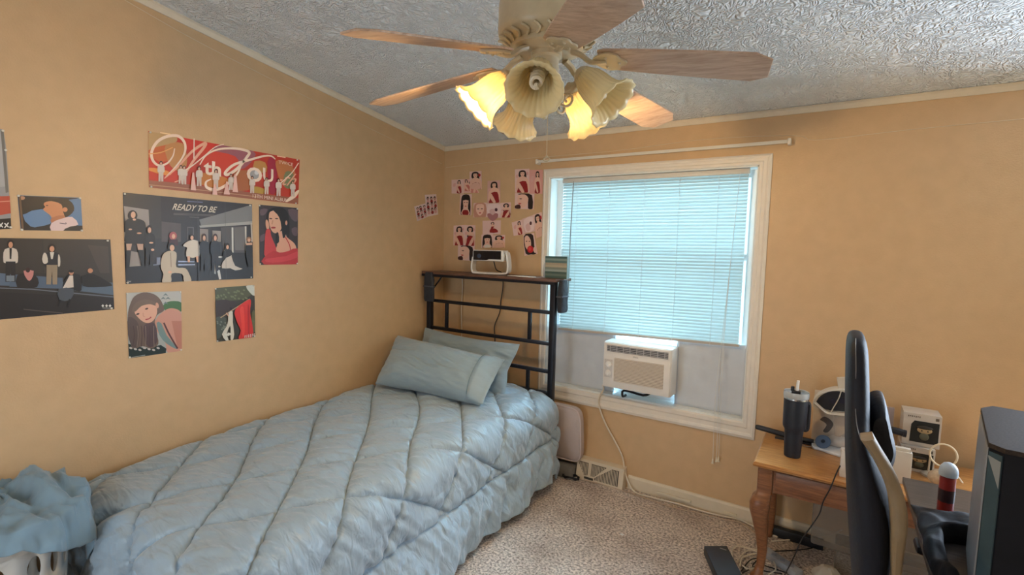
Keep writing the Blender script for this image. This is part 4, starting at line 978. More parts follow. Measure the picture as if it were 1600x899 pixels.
# --- left edge sheets, crop C
S = Sheet(0, .002, 0, 290, 4.0842); S.base([(-420, 330), (704, 345), (730, 790), (-420, 895)], (50, 46, 46))
S.poly([(-420, 332), (270, 340), (275, 560), (-420, 560)], (56, 50, 48)); S.poly([(275, 342), (702, 346), (716, 620), (280, 560)], (60, 54, 52))
S.poly([(-420, 520), (60, 565), (60, 640), (-420, 630)], (92, 108, 130)); S.poly([(60, 566), (400, 590), (400, 660), (60, 646)], (84, 100, 122)); S.poly([(400, 615), (724, 620), (726, 700), (400, 662)], (90, 106, 126)); S.line([(-420, 640), (200, 662), (726, 712)], 7, (104, 110, 122), 0)
S.poly([(-420, 660), (726, 716), (730, 788), (-420, 892)], (42, 38, 40)); S.poly([(560, 380), (690, 390), (700, 560), (640, 560)], (74, 66, 62))
def man(x, y, h, top, bot, w=1): fig(S, x, y, h, top, bot, (34, 26, 24), (206, 150, 118), w)
man(68, 355, 260, (208, 196, 184), (40, 38, 42)); S.poly([(60, 400), (76, 400), (72, 470), (62, 470)], (30, 28, 32)); S.poly([(40, 575), (92, 575), (92, 612), (40, 612)], (120, 130, 140))
S.poly([(110, 575), (150, 560), (200, 560), (240, 590), (236, 650), (110, 650)], (38, 34, 36), 2); S.poly([(150, 545), (215, 545), (200, 600), (176, 604)], (196, 130, 126), 2); S.ell(178, 540, 14, 16, (60, 36, 34))
man(332, 382, 250, (36, 36, 44), (150, 132, 110), 1.15); S.poly([(280, 430), (298, 440), (306, 490), (280, 500), (268, 470)], (206, 196, 184), 2); S.poly([(372, 440), (384, 460), (384, 510), (370, 515)], (206, 196, 184), 2); S.poly([(318, 425), (346, 425), (336, 470), (326, 470)], (214, 206, 196))
S.poly([(430, 575), (510, 570), (520, 670), (480, 670), (400, 660)], (34, 32, 36), 2); S.poly([(444, 575), (466, 575), (470, 650), (400, 656)], (214, 200, 190)); S.ell(455, 556, 15, 17, (190, 134, 108)); S.ell(455, 548, 16, 9, (30, 26, 26)); S.poly([(374, 660), (470, 660), (450, 730), (380, 730)], (76, 82, 92), 2); S.line([(385, 730), (370, 770)], 12, (28, 28, 32), 0); S.line([(446, 726), (430, 780)], 12, (28, 28, 32), 0)
S.ell(576, 544, 17, 15, (196, 140, 110)); S.poly([(520, 580), (600, 566), (680, 610), (716, 640), (600, 650), (530, 640)], (30, 28, 30), 2); S.line([(150, 790), (240, 800), (400, 815)], 6, (88, 78, 76), 3)
for x in (656, 680, 702): S.poly([(x-9, 768), (x, 758), (x+9, 768), (x, 778)], (226, 224, 220))
S.line([(654, 782), (708, 784)], 3, (180, 176, 170), 0)
S.done('poster', 'wide dark poster of five young men on blue ledge, cut by left edge')
S = Sheet(0, .002, 0, 290, 4.0842); S.base([(112, 62), (516, 78), (528, 291), (134, 286)], (96, 128, 168))
S.poly([(114, 64), (500, 80), (440, 110), (330, 130), (250, 160), (146, 185), (150, 200), (200, 258), (330, 240), (330, 288), (136, 286)], (34, 28, 32), 0)
S.poly([(146, 190), (270, 150), (320, 220), (320, 245), (250, 262), (196, 262)], (100, 134, 176), 2); S.poly([(440, 90), (516, 82), (526, 250), (470, 220), (430, 160)], (94, 128, 170))
S.poly([(320, 96), (400, 80), (460, 110), (472, 160), (430, 200), (400, 196), (392, 150), (320, 104)], (26, 20, 22), 3)
S.poly([(286, 108), (330, 100), (390, 120), (400, 160), (408, 205), (345, 225), (320, 190), (276, 155), (288, 138), (280, 124)], (206, 140, 100), 3); S.poly([(330, 205), (410, 190), (420, 240), (360, 250), (328, 240)], (184, 118, 84), 2)
S.poly([(328, 240), (400, 210), (460, 200), (500, 250), (430, 270), (400, 291), (326, 288)], (226, 200, 200), 2); S.poly([(404, 290), (450, 262), (524, 256), (528, 290)], (42, 36, 38), 2); S.ell(415, 154, 16, 15, (206, 140, 104)); S.line([(380, 240), (420, 245), (418, 236)], 5, (120, 100, 110)); S.ell(140, 80, 20, 12, (186, 138, 108)); S.line([(126, 70), (146, 284)], 14, (110, 84, 66), 0)
S.ell(300, 128, 8, 3, (60, 36, 30))
S.done('poster', 'small poster of young man looking up, above the wide dark one')
S = Sheet(0, .002, 0, 180, 2.248); S.base([(-160, 40), (12, 50), (22, 120), (40, 400), (-160, 408)], (150, 150, 154))
S.poly([(-160, 42), (10, 52), (24, 250), (-160, 270)], (168, 168, 172)); S.poly([(2, 52), (12, 52), (30, 270), (20, 274)], (110, 108, 106)); S.poly([(-160, 290), (34, 284), (38, 345), (-160, 380)], (184, 74, 56)); S.poly([(-160, 378), (38, 362), (40, 400), (-160, 408)], (26, 22, 26)); S.line([(-160, 315), (36, 302)], 3, (220, 150, 130), 0)
for x in (2, 22): S.line([(x-6, 380), (x+8, 394)], 4, (230, 226, 222), 0); S.line([(x+8, 378), (x-6, 396)], 4, (230, 226, 222), 0)
S.done('poster', 'grey and red poster cut off by left edge of photo')

# --- photocards
PKB = (232, 200, 196); RED = (150, 36, 40)
NCARD = [0]
def card(ax, ox, oy, sc, q, kind, label, bgc=PKB, lift=0, seed=0):
    NCARD[0] += 1
    S = Sheet(ax, .0016+lift*.0016, ox, oy, sc); S.base(q, bgc); TL, TR, BR, BL = q
    def U(u, v): return ((TL[0]*(1-u)+TR[0]*u)*(1-v)+(BL[0]*(1-u)+BR[0]*u)*v, (TL[1]*(1-u)+TR[1]*u)*(1-v)+(BL[1]*(1-u)+BR[1]*u)*v)
    def pl(pts, c, sm=2): S.poly([U(*p) for p in pts], c, sm)
    def el(u, v, a, b_, c): pl([(u+a*math.cos(t), v+b_*math.sin(t)) for t in [k*PI/6 for k in range(12)]], c, 0)
    def woman(cx, top, s_, asp=.75, mirror=1, hairl=.30, dress=RED):
        a = s_*asp; m = mirror; sk = (234, 192, 172)
        pl([(cx-.20*a, top+.02*s_), (cx, top-.03*s_), (cx+.20*a, top+.02*s_), (cx+.25*a, top+.22*s_), (cx+.24*a*m, top+.50*s_), (cx+.10*a*m, top+.46*s_), (cx-.16*a*m, top+.30*s_), (cx-.25*a, top+.20*s_)], HAIR)
        pl([(cx-.09*a, top+.24*s_), (cx+.09*a, top+.24*s_), (cx+.34*a, top+.36*s_), (cx+.42*a*m, top+.62*s_), (cx+.30*a*m, top+.95*s_), (cx-.34*a*m, top+.95*s_), (cx-.40*a*m, top+.60*s_), (cx-.32*a, top+.36*s_)], sk)
        pl([(cx-.20*a, top+.50*s_), (cx+.22*a, top+.46*s_), (cx+.34*a, top+.78*s_), (cx+.30*a, top+1.0*s_), (cx-.34*a, top+1.0*s_), (cx-.28*a, top+.78*s_)], dress)
        pl([(cx-.30*a*m, top+.5*s_), (cx-.16*a*m, top+.55*s_), (cx+.12*a*m, top+.92*s_), (cx-.02*a*m, top+.98*s_), (cx-.26*a*m, top+.75*s_)], sk)
        el(cx, top+.13*s_, .135*a, .115*s_, sk)
        el(cx-.05*a, top+.12*s_, .028*a, .010*s_, (60, 36, 36)); el(cx+.06*a, top+.12*s_, .028*a, .010*s_, (60, 36, 36)); el(cx, top+.19*s_, .04*a, .012*s_, (190, 70, 70))
        pl([(cx-.15*a, top+.06*s_), (cx, top-.01*s_), (cx+.15*a, top+.06*s_), (cx+.02*a, top+.05*s_)], HAIR)
    if kind == 'full': woman(.52, .08, .95, 1.15, 1 if seed % 2 else -1); el(.16, .3+.1*(seed % 3), .10, .08, (226, 176, 172)); el(.86, .2, .08, .07, (222, 168, 164))
    elif kind == 'small': woman(.62, .08, .9, .62, 1); pl([(.15, .3), (.35, .25), (.3, .5), (.12, .5)], (226, 176, 170))
    elif kind == 'kneel':
        woman(.55, .12, .7, .5, -1); pl([(.45, .6), (.75, .62), (.85, .86), (.40, .88)], RED)
    elif kind == 'pinkpair': 
        woman(.3, .05, .8, .8, 1, dress=(206, 120, 110)); woman(.7, .2, .8, .8, -1, dress=(214, 140, 130))
    elif kind == 'pair': woman(.30, .06, .9, .6, 1); woman(.74, .10, .9, .6, -1)
    elif kind == 'face':
        pl([(.08, .98), (.12, .2), (.3, .03), (.7, .03), (.88, .22), (.92, .98), (.7, .98), (.7, .5), (.3, .5), (.3, .98)], HAIR); pl([(.28, .2), (.5, .14), (.72, .2), (.72, .5), (.6, .66), (.5, .70), (.4, .66), (.28, .5)], (236, 194, 176)); pl([(.28, .12), (.72, .12), (.74, .3), (.5, .27), (.27, .3)], HAIR)
        el(.40, .40, .05, .022, (60, 36, 36)); el(.61, .40, .05, .022, (60, 36, 36)); el(.5, .58, .07, .025, (190, 70, 70)); pl([(.38, .66), (.62, .66), (.8, .8), (.84, .99), (.16, .99), (.2, .8)], (236, 196, 180)); pl([(.3, .78), (.7, .78), (.75, .99), (.25, .99)], (226, 220, 216) if seed % 2 else RED)
    elif kind == 'blondface':
        pl([(.05, .98), (.08, .1), (.5, .0), (.92, .1), (.96, .98)], (206, 150, 130)); pl([(.22, .15), (.5, .08), (.78, .15), (.8, .55), (.6, .85), (.4, .85), (.2, .55)], (240, 202, 186)); el(.36, .42, .08, .03, (90, 56, 52)); el(.64, .42, .08, .03, (90, 56, 52)); el(.5, .70, .09, .04, (196, 80, 84))
    elif kind == 'profile':
        pl([(.15, .05), (.5, .0), (.88, .1), (.95, .95), (.70, .95), (.68, .4), (.4, .2)], HAIR); pl([(.2, .1), (.5, .06), (.70, .3), (.64, .7), (.5, .9), (.3, .9), (.14, .6), (.14, .3)], (236, 194, 176)); el(.30, .35, .07, .03, (60, 36, 36)); el(.26, .66, .08, .04, (190, 70, 70)); pl([(.02, .8), (.25, .72), (.3, .98), (.02, .98)], (70, 34, 36))
    elif kind == 'rose':
        pl([(.1, .9), (.05, .1), (.5, .0), (.9, .1), (.85, .6), (.9, .98), (.5, .98)], HAIR); pl([(.12, .15), (.4, .08), (.62, .3), (.58, .6), (.35, .75), (.12, .6)], (236, 194, 176)); el(.26, .34, .07, .025, (60, 36, 36)); el(.5, .36, .06, .025, (60, 36, 36)); el(.50, .74, .25, .17, (196, 40, 44)); el(.46, .72, .12, .09, (222, 70, 70)); el(.85, .8, .12, .15, (232, 200, 190))
    elif kind == 'side':
        woman(.48, .06, 1.25, 1.05, 1, .45); pl([(.1, .75), (.7, .62), (.9, .98), (.1, .98)], (228, 186, 170)); el(.82, .22, .10, .09, (170, 40, 44))
    elif kind == 'pale': pl([(.1, .1), (.9, .1), (.85, .9), (.15, .9)], (238, 214, 214)); el(.65, .45, .10, .12, (90, 50, 60)); pl([(.2, .5), (.5, .4), (.6, .8), (.3, .9)], (222, 184, 184))
    elif kind == 'group':
        random.seed(seed)
        for r_ in range(3):
            for c_ in range(3): 
                u, v = .2+.3*c_+.05*random.random(), .15+.27*r_+.04*random.random(); el(u, v, .10, .09, HAIR); el(u+.01, v+.02, .05, .05, (226, 180, 166)); pl([(u-.1, v+.08), (u+.1, v+.08), (u+.09, v+.2), (u-.09, v+.2)], RED if (r_+c_) % 2 else (220, 170, 170))
    elif kind == 'heart':
        pass
    return S.done('photo_card', label, 'photo card', 'small photo cards taped beside the window corner', tacks=False)
E1 = (1, 630, 250, 4.4964)
def cc(q, kind, label, lift=0, seed=0, bgc=PKB): return card(*E1, q, kind, label, bgc, lift, seed)
card(0, 630, 250, 4.4964, [(78, 328), (158, 305), (172, 400), (98, 432)], 'group', 'small group photo card on left wall, lower one of overlapping two', (226, 206, 206), 0, 2)
card(0, 630, 250, 4.4964, [(152, 246), (232, 240), (246, 384), (165, 400)], 'group', 'small group photo card on left wall, upper one of overlapping two', (232, 212, 212), 2, 5)
cc([(340, 140), (425, 135), (425, 236), (340, 236)], 'small', 'photo card of seated woman in red, top left of the cluster')
cc([(425, 134), (480, 134), (535, 232), (425, 234)], 'pinkpair', 'pink photo card tucked between the two top left cards', 0, 0, (230, 186, 176))
cc([(466, 82), (550, 78), (552, 206), (468, 205)], 'side', 'photo card of dark-haired woman looking down, topmost at upper left', 2, 1)
cc([(400, 242), (482, 240), (478, 388), (396, 385)], 'face', 'portrait card with black fringe and red dress, under top left cards', 0, 0)
cc([(592, 148), (682, 142), (682, 300), (590, 304)], 'full', 'photo card of woman turned aside in red dress, above the cross middle', 0, 1, (214, 172, 164))
cc([(494, 304), (586, 300), (584, 402), (494, 404)], 'blondface', 'close-up card of light-haired face, left arm of the middle cross', 1)
cc([(584, 306), (690, 304), (690, 408), (584, 402)], 'pale', 'pale pink card in the centre of the middle cross', 0, 0, (230, 200, 200))
cc([(686, 302), (757, 298), (756, 406), (684, 405)], 'full', 'photo card of woman in red vest, right arm of middle cross', 1, 2)
S = Sheet(1, .0064, 630, 250, 4.4964); hp = [(628, 430), (596, 405), (592, 380), (610, 376), (628, 388), (648, 374), (666, 382), (660, 408)]
S.base([(p[0], p[1]) for p in catmull([Vector((*p, 0)) for p in hp], 3, True)], (176, 122, 126)); S.done('paper_heart', 'small mauve paper heart in the middle of the photo cards', 'paper heart', tacks=False)
cc([(558, 428), (686, 424), (684, 522), (558, 524)], 'kneel', 'landscape card of kneeling woman in red, below the mauve heart', 0)
cc([(550, 525), (631, 523), (631, 617), (550, 618)], 'face', 'dark-haired portrait card directly above projector, left of two', 1, 1)
cc([(632, 530), (716, 527), (714, 617), (632, 618)], 'side', 'portrait card resting chin on hand above projector, right of two', 0, 2)
cc([(785, 66), (886, 62), (886, 230), (786, 230)], 'full', 'photo card of woman in red pinafore, top left of upper right block', 1, 3)
cc([(884, 70), (981, 70), (978, 238), (884, 236)], 'small', 'pink card of small figure in red dress beside window top', 0, 0, (226, 168, 160))
cc([(785, 234), (922, 238), (916, 347), (784, 343)], 'profile', 'landscape close-up card of turned face in the upper right block', 2)
cc([(762, 440), (842, 418), (852, 522), (776, 534)], 'small', 'tilted card of standing woman in red, left in the lower right block', 0, 0)
cc([(836, 415), (920, 385), (930, 500), (850, 520)], 'pale', 'tilted pale card between two others in the lower right block', 1, 1, (224, 190, 186))
cc([(908, 388), (972, 366), (998, 524), (936, 552)], 'side', 'tilted card of long-haired woman with red rose near window frame', 2, 5)
cc([(842, 524), (918, 514), (944, 660), (852, 674)], 'rose', 'close-up card of face with large red rose, lowest at right', 3)
cc([(354, 462), (432, 458), (428, 604), (352, 600)], 'full', 'card of woman in red skirt, leftmost in lower left block', 0, 7)
cc([(430, 458), (508, 460), (504, 610), (428, 604)], 'full', 'card of short-haired woman in red, second in the lower left block', 1, 4)
cc([(385, 600), (502, 606), (500, 712), (384, 702)], 'profile', 'pink card of short-haired face below the lower left pair', 2, 0)

# ================================================================== OAK TABLE
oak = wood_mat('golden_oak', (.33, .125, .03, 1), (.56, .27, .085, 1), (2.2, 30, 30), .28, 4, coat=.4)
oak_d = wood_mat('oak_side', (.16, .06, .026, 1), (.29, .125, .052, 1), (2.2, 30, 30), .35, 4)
tx0, tx1, ty0, ty1, tz = 2.462, 3.62, -.575, -.035, .60
tb = thing('side_table', (3.0, -.3, 0), 'golden oak table with cabriole legs under the window wall', 'table')
b = MB(); pr = [(0, .0), (.0, .006), (.008, .012), (.018, .018), (.020, .022), (.012, .022)]
rings = []
for ins, dz in ((.020, -.030), (.014, -.026), (.004, -.022), (.0, -.012), (.004, -.004), (.010, 0)):
    rings.append([(tx0+ins, ty0+ins, tz+dz), (tx1-ins, ty0+ins, tz+dz), (tx1-ins, ty1-ins, tz+dz), (tx0+ins, ty1-ins, tz+dz)])
b.loft(rings); b.build('tabletop', oak, tb, smooth=False)
b = MB()
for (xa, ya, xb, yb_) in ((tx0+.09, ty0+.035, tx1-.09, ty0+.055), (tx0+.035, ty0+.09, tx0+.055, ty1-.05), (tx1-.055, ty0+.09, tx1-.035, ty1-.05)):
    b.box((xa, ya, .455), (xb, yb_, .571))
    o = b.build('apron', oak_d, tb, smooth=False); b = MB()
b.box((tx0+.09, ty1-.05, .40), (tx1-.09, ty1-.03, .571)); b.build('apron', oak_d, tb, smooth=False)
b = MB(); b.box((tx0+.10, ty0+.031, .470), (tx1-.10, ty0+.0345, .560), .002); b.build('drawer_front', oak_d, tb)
for lx_, ly_, dx, dy in ((tx0+.055, ty0+.055, -1, -1), (tx1-.055, ty0+.055, 1, -1), (tx0+.055, ty1-.05, -1, .4), (tx1-.055, ty1-.05, 1, .4)):
    b = MB(); rings = []
    for z, hw, off in ((.571, .034, 0), (.45, .034, 0), (.435, .033, .002), (.42, .042, .010), (.39, .046, .016), (.35, .043, .016), (.30, .036, .010), (.22, .028, 0), (.14, .022, -.006), (.07, .019, -.004), (.03, .022, .004), (.012, .030, .010), (0, .026, .010)):
        ex = 6 if z > .43 else 2.8; ring = []
        for q in range(24):
            a = 2*PI*q/24; c, s_ = math.cos(a), math.sin(a)
            ring.append((lx_+dx*off+hw*math.copysign(abs(c)**(2/ex), c), ly_+dy*off+hw*math.copysign(abs(s_)**(2/ex), s_), z))
        rings.append(ring)
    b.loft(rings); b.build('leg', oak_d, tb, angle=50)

# tumbler -------------------------------------------------------------------
tc_ = Vector((2.616, -.385, tz)); R2 = Vector((RT.x, RT.y, 0)).normalized()
tu = thing('tumbler', tc_, 'tall black handled tumbler with clear lid and straw on oak table', 'tumbler')
navy = mat('matte_navy', (.016, .02, .032, 1), .45, nz=.1)
b = MB(); b.lathe(tc_, [(.034, 0), (.0365, .003), (.0375, .02), (.041, .115), (.042, .135), (.050, .15), (.0515, .16), (.0535, .30), (.053, .305)], 36); b.build('cup', navy, tu)
b = MB(); b.lathe(tc_, [(.0545, .300), (.056, .303), (.0565, .318), (.055, .330), (.052, .328), (.050, .318), (.02, .316)], 36); b.build('lid', mat('clear_grey_lid', (.62, .66, .70, 1), .12, spec=.8, trans=.3), tu)
b = MB(); b.lathe(tc_, [(.0542, .292), (.0552, .293), (.0552, .300), (.0542, .301)], 36, cap=False); b.build('steel_rim', mat('steel', (.6, .6, .6, 1), .2, .9), tu)
b = MB(); b.box(tc_+Vector((-.022, -.016, .316)), tc_+Vector((.018, .016, .334)), .004); b.box(tc_+Vector((-.026, -.012, .330)), tc_+Vector((-.010, .012, .352)), .004); b.build('lid_tab', black_plastic, tu)
b = MB(); b.tube([tc_+Vector((.0, 0, .31)), tc_+Vector((.004, 0, .385))], .0065, 12); b.build('straw', mat('clear_straw', (.85, .87, .88, 1), .15), tu)
b = MB(); b.tube([tc_+R2*.048+Vector((0, 0, .262)), tc_+R2*.058+Vector((0, 0, .268)), tc_+R2*.065+Vector((0, 0, .255)), tc_+R2*.065+Vector((0, 0, .16)), tc_+R2*.060+Vector((0, 0, .137)), tc_+R2*.046+Vector((0, 0, .14))], .010, 8, 5, flat=1.3); b.build('handle', navy, tu)
# dark wand behind the tumbler
w0, w1 = on(1, -.20, 1184, 657), on(1, -.20, 1236, 667)
w0.z = tz+.042; 
b = MB(); b.tube([Vector((2.425, -.16, .640)), Vector((2.45, -.16, .638)), Vector((2.62, -.15, .619)), Vector((2.70, -.15, .617))], lambda u: .014+.003*math.sin(PI*u), 12, 3, flat=.85)
b.box((2.52, -.175, .6005), (2.70, -.135, .607)); tag(b.build('hair_straightener', mat('straightener_black', (.022, .024, .032, 1), .4, nz=.1)), 'black rounded wand sticking out past table edge behind the tumbler', 'hair tool')

# headset and its box --------------------------------------------------------
hs = thing('headset', (2.80, -.20, tz), 'white virtual reality headset with black padding propped on table', 'headset')
hw_ = mat('headset_white', (.70, .66, .60, 1), .45, nz=.02); strap = mat('strap_cream', (.60, .54, .46, 1), .7, nz=.04)
def HPX(x, y, Y): return on(1, Y, 1180+x/5.286, 570+y/5.286)
b = MB()
o1 = [(474, 345), (486, 288), (530, 246), (600, 214), (680, 203), (765, 220), (805, 300), (805, 385), (740, 392), (640, 385), (560, 372), (500, 356)]
P = [HPX(x, y, -.22) for x, y in o1]; P = catmull(P, 3, True); b.prism(P, (0, .07, 0)); b.build('visor', hw_, hs, bevel=.006)
b = MB(); i1 = [(500, 320), (545, 252), (640, 218), (745, 232), (795, 310), (785, 378), (690, 380), (610, 372), (545, 350)]; P = catmull([HPX(x, y, -.222) for x, y in i1], 3, True); b.prism(P, (0, -.012, 0)); b.build('face_padding', mat('pad_black', (.012, .013, .02, 1), .7, nz=.1), hs, bevel=.003)
for cx, cy in ((640, 300), (720, 300)): b = MB(); b.lathe(HPX(cx, cy, -.237), [(.014, 0), (.014, -.003), (.010, -.002)], 16, (0, -1, 0)); b.build('lens', mat('lens_dark', (.03, .03, .05, 1), .1), hs)
def band(px, wd, Y, y2=None):
    b = MB(); pts = [HPX(x, y, (Y if y2 is None else Y+(y2-Y)*i/(len(px)-1))) for i, (x, y) in enumerate(px)]; b.tube(pts, wd, 8, 5, flat=.25); return b
band([(488, 310), (560, 372), (610, 400), (740, 412), (800, 410)], .024, -.245).build('strap', strap, hs)
band([(712, 210), (690, 280), (650, 350), (622, 400)], .010, -.247).build('strap', strap, hs)
b = MB(); P = [HPX(x, y, -.20) for x, y in [(672, 108), (760, 104), (780, 220), (688, 216)]]; b.prism(P, (0, .015, 0)); b.build('top_strap', strap, hs, bevel=.003)
b = MB(); zt_ = tz+.0005; P = [HPX(x, y, -.20) for x, y in [(650, 420), (740, 430), (744, 570), (700, 600), (655, 590), (645, 500)]]
b.prism(P, (0, .05, 0)); 
sb = b.build('support', mat('support_beige', (.50, .43, .36, 1), .6, nz=.05), hs, bevel=.004)
b = MB(); p = on(1, -.12, 1273, 613); b.box((p.x, -.12, tz), (p.x+.17, -.06, p.z), .002); ob = b.build('product_box', mat('box_white', (.62, .54, .46, 1), .6, nz=.04)); tag(ob, 'white product box standing against wall behind the headset', 'box')
b = MB(); P = catmull([HPX(x, y, -.1215) for x, y in [(535, 455), (570, 430), (620, 455), (645, 500), (600, 560), (560, 550), (590, 500), (560, 470)]], 3, True); b.poly(P); b.build('box_picture', mat('box_print_grey', (.12, .11, .11, 1), .4), ob, smooth=False)
# controllers in a tray
tr_ = thing('controller_tray', (2.78, -.33, tz), 'white oval tray with blue-grey faced controller on the oak table', 'tray')
b = MB(); base = [HPX(x, y, 0) for x, y in ()]
def T2(x, y, z): return on(2, z, 1180+x/5.286, 570+y/5.286)
ov = [(465, 670), (480, 640), (540, 615), (640, 600), (760, 640), (800, 700), (740, 770), (640, 750), (540, 715), (480, 700)]
P = catmull([T2(x, y, tz+.001) for x, y in ov], 4, True); b.prism(P, (0, 0, .012)); b.build('tray', mat('tray_white', (.72, .72, .74, 1), .4, nz=.02), tr_, bevel=.003)
b = MB(); c = T2(640, 655, tz+.02); b.ball(c+Vector((.02, 0, .018)), .055, .035, .032, 20); b.build('controller', mat('controller_white', (.64, .58, .52, 1), .4, nz=.03), tr_)
c1_ = T2(558, 655, tz+.03)
nrm = (CAM-c1_).normalized(); nrm = (nrm+Vector((-.3, 0, .4))).normalized()
b = MB(); b.lathe(c1_+Vector((0, 0, .012)), [(.0, -.004), (.034, -.004), (.036, 0), (.034, .003), (.028, .004)], 24, nrm); cf_ = b.build('controller_face', mat('blue_grey_face', (.10, .15, .24, 1), .35), tr_)
b = MB(); b.lathe(c1_+Vector((.002, 0, .012))+nrm*.0045, [(.0, 0), (.009, 0), (.010, .003), (.007, .006)], 16, nrm); b.build('thumbstick', mat('stick_dark', (.02, .03, .05, 1), .4), cf_)
b = MB(); b.lathe(T2(705, 665, tz+.02)+Vector((0, 0, .015)), [(.018, 0), (.021, .004), (.018, .008), (.013, .006)], 20, (-.2, -.9, .3)); b.build('controller_ring', mat('ring_dark', (.03, .03, .035, 1), .4), tr_)
b = MB(); b.tube([T2(385, 662, tz+.003), T2(430, 680, tz+.003), T2(470, 676, tz+.006)], .0016, 6, 4); tag(b.build('charging_cable', mat('grey_cable', (.5, .48, .46, 1), .5)), 'short pale cable on table between tumbler and controller tray', 'cord')
# white stand right at the chair
b = MB(); p0 = on(1, -.50, 1316, 742); b.box((p0.x-.012, -.52, tz), (p0.x+.06, -.47, tz+.125), .004); b.ball((p0.x+.002, -.515, tz+.128), .006); tag(b.build('router', mat('router_white', (.66, .60, .55, 1), .4, nz=.03)), 'slim white upright box at table front edge beside the chair', 'box')
# boxed figures, white open box etc.
def window_box(name, x0, x1, z0, z1, yf, yb, label, seed):
    t = thing(name, ((x0+x1)/2, (yf+yb)/2, z0), label, 'toy box', 'window boxes with toy figures')
    card_m = mat('toy_box_card', (.58, .52, .46, 1), .5, nz=.05); win_m = mat('toy_window', (.035, .035, .032, 1), .15)
    b = MB(); b.m(card_m); w = x1-x0; h = z1-z0
    b.box((x0, yf, z0), (x1, yb, z1), .001); b.build('carton', card_m, t, smooth=False)
    b = MB(); b.m(win_m); P = [(x0+w*.20, z0+h*.12), (x1-w*.05, z0+h*.12), (x1-w*.05, z1-h*.22), (x0+w*.30, z1-h*.22), (x0+w*.22, z1-h*.34)]
    b.prism([(x, yf-.0005, z) for x, z in P], (0, -.001, 0)); b.m(win_m); b.box((x1+.0003, yf+.01, z0+h*.12), (x1+.001, yb-.01, z1-h*.22)); b.build('window', win_m, t, smooth=False)
    b = MB(); skin = mat('figure_skin', (.42, .30, .16, 1), .5); cl = mat('figure_clothes', (.10, .10, .07, 1), .6); hd = mat('figure_dark', (.03, .025, .02, 1), .6)
    cx = (x0+x1)/2+w*.08
    b.m(skin); b.ball((cx, yf-.003, z0+h*.52), w*.2, .006, h*.11, 14); b.m(hd); b.ball((cx, yf-.004, z0+h*.60), w*.22, .007, h*.06, 14); b.ball((cx-w*.08, yf-.010, z0+h*.51), w*.025, .002, h*.02, 8); b.ball((cx+w*.08, yf-.010, z0+h*.51), w*.025, .002, h*.02, 8)
    b.m(cl); b.ball((cx, yf-.003, z0+h*.32), w*.13, .006, h*.12, 12)
    b.build('figure', None, t)
    b = MB(); b.m(mat('box_print', (.14, .11, .08, 1), .5)); zz = z1-h*.1
    for k in range(7): b.box((x0+w*(.12+.05*k), yf-.0012, zz-.004+.002*(k % 2)), (x0+w*(.145+.05*k), yf, zz+.004))
    b.box((x0+w*.84, yf-.0012, zz-.008), (x0+w*.93, yf, zz+.005))
    for k in range(5): b.box((x1, yf+.03, z0+h*(.25+.11*k)), (x1+.0015, yf+.05, z0+h*(.30+.11*k)))
    b.build('print', None, t, smooth=False)
    return t
q0 = on(1, -.22, 1410, 655); q1 = on(1, -.22, 1457, 670)
window_box('toy_figure_box', 3.055, 3.195, tz+.118, tz+.272, -.22, -.10, 'white window box with a dark toy figure, on top of another box', 1)
window_box('toy_figure_box', 3.05, 3.18, tz, tz+.117, -.24, -.11, 'lower window toy box supporting the figure box, behind open white carton', 2)
b = MB(); p = on(1, -.40, 1430, 752); b.box((2.96, -.44, tz), (3.075, -.36, tz+.145), .002); ob = b.build('open_carton', mat('carton_white', (.62, .56, .48, 1), .6, nz=.03)); tag(ob, 'plain open white carton between gaming chair and the toy boxes', 'box')
b = MB(); b.box((2.965, -.43, tz+.145), (3.07, -.425, tz+.158)); b.build('flap', mat('carton_white', (.6, .5, .4, 1)), ob)
b = MB(); b.tube([(2.93, -.30, tz+.20), (3.02, -.30, tz+.195), (3.05, -.30, tz+.19)], .016, 10, 3); b.tube([(3.05, -.30, tz+.19), (3.062, -.30, tz+.189)], .017, 10); b.box((2.97, -.315, tz), (3.0, -.285, tz+.19)); tag(b.build('desk_microphone', black_plastic), 'black horizontal device between the chair and toy figure boxes', 'device')
b = MB(); b.box((2.90, -.10, tz), (3.03, -.08, tz+.25), .001); tag(b.build('leaning_card', mat('lilac_card', (.36, .30, .30, 1), .6, nz=.1)), 'dull lilac card leaning on wall behind the chair headrest pillow', 'card')
lr = thing('ring_light', (3.27, -.25, tz), 'small pale ring lamp with loop beside the toy figure boxes', 'lamp')
b = MB(); c = on(1, -.25, 1474, 712); b.tube([(c.x+.048*math.cos(a), -.25, c.z+.052*math.sin(a)) for a in [k*2*PI/28 for k in range(28)]], .0042, 8, closed=True); b.build('ring', mat('ring_white', (.80, .70, .52, 1), .4), lr)
b = MB(); b.tube([(c.x-.045, -.25, c.z-.02), (c.x-.047, -.25, tz+.02)], .004, 8); b.lathe((c.x-.03, -.25, tz), [(.045, 0), (.045, .01), (.02, .02)], 20); b.build('foot', mat('ring_foot', (.5, .42, .32, 1), .5, nz=.03), lr)
b = MB(); b.ball((3.19, -.36, tz+.036), .05, .035, .036, 14)
for v in b.bm.verts: v.co += Vector((0, 0, 1))*.008*noise.noise(v.co*40)
tag(b.build('plastic_bag', mat('tan_plastic', (.45, .33, .22, 1), .35, nz=.2, ns=60, bump=.4, bs=40)), 'crumpled tan plastic wrapper left of the red spray can', 'wrapper')
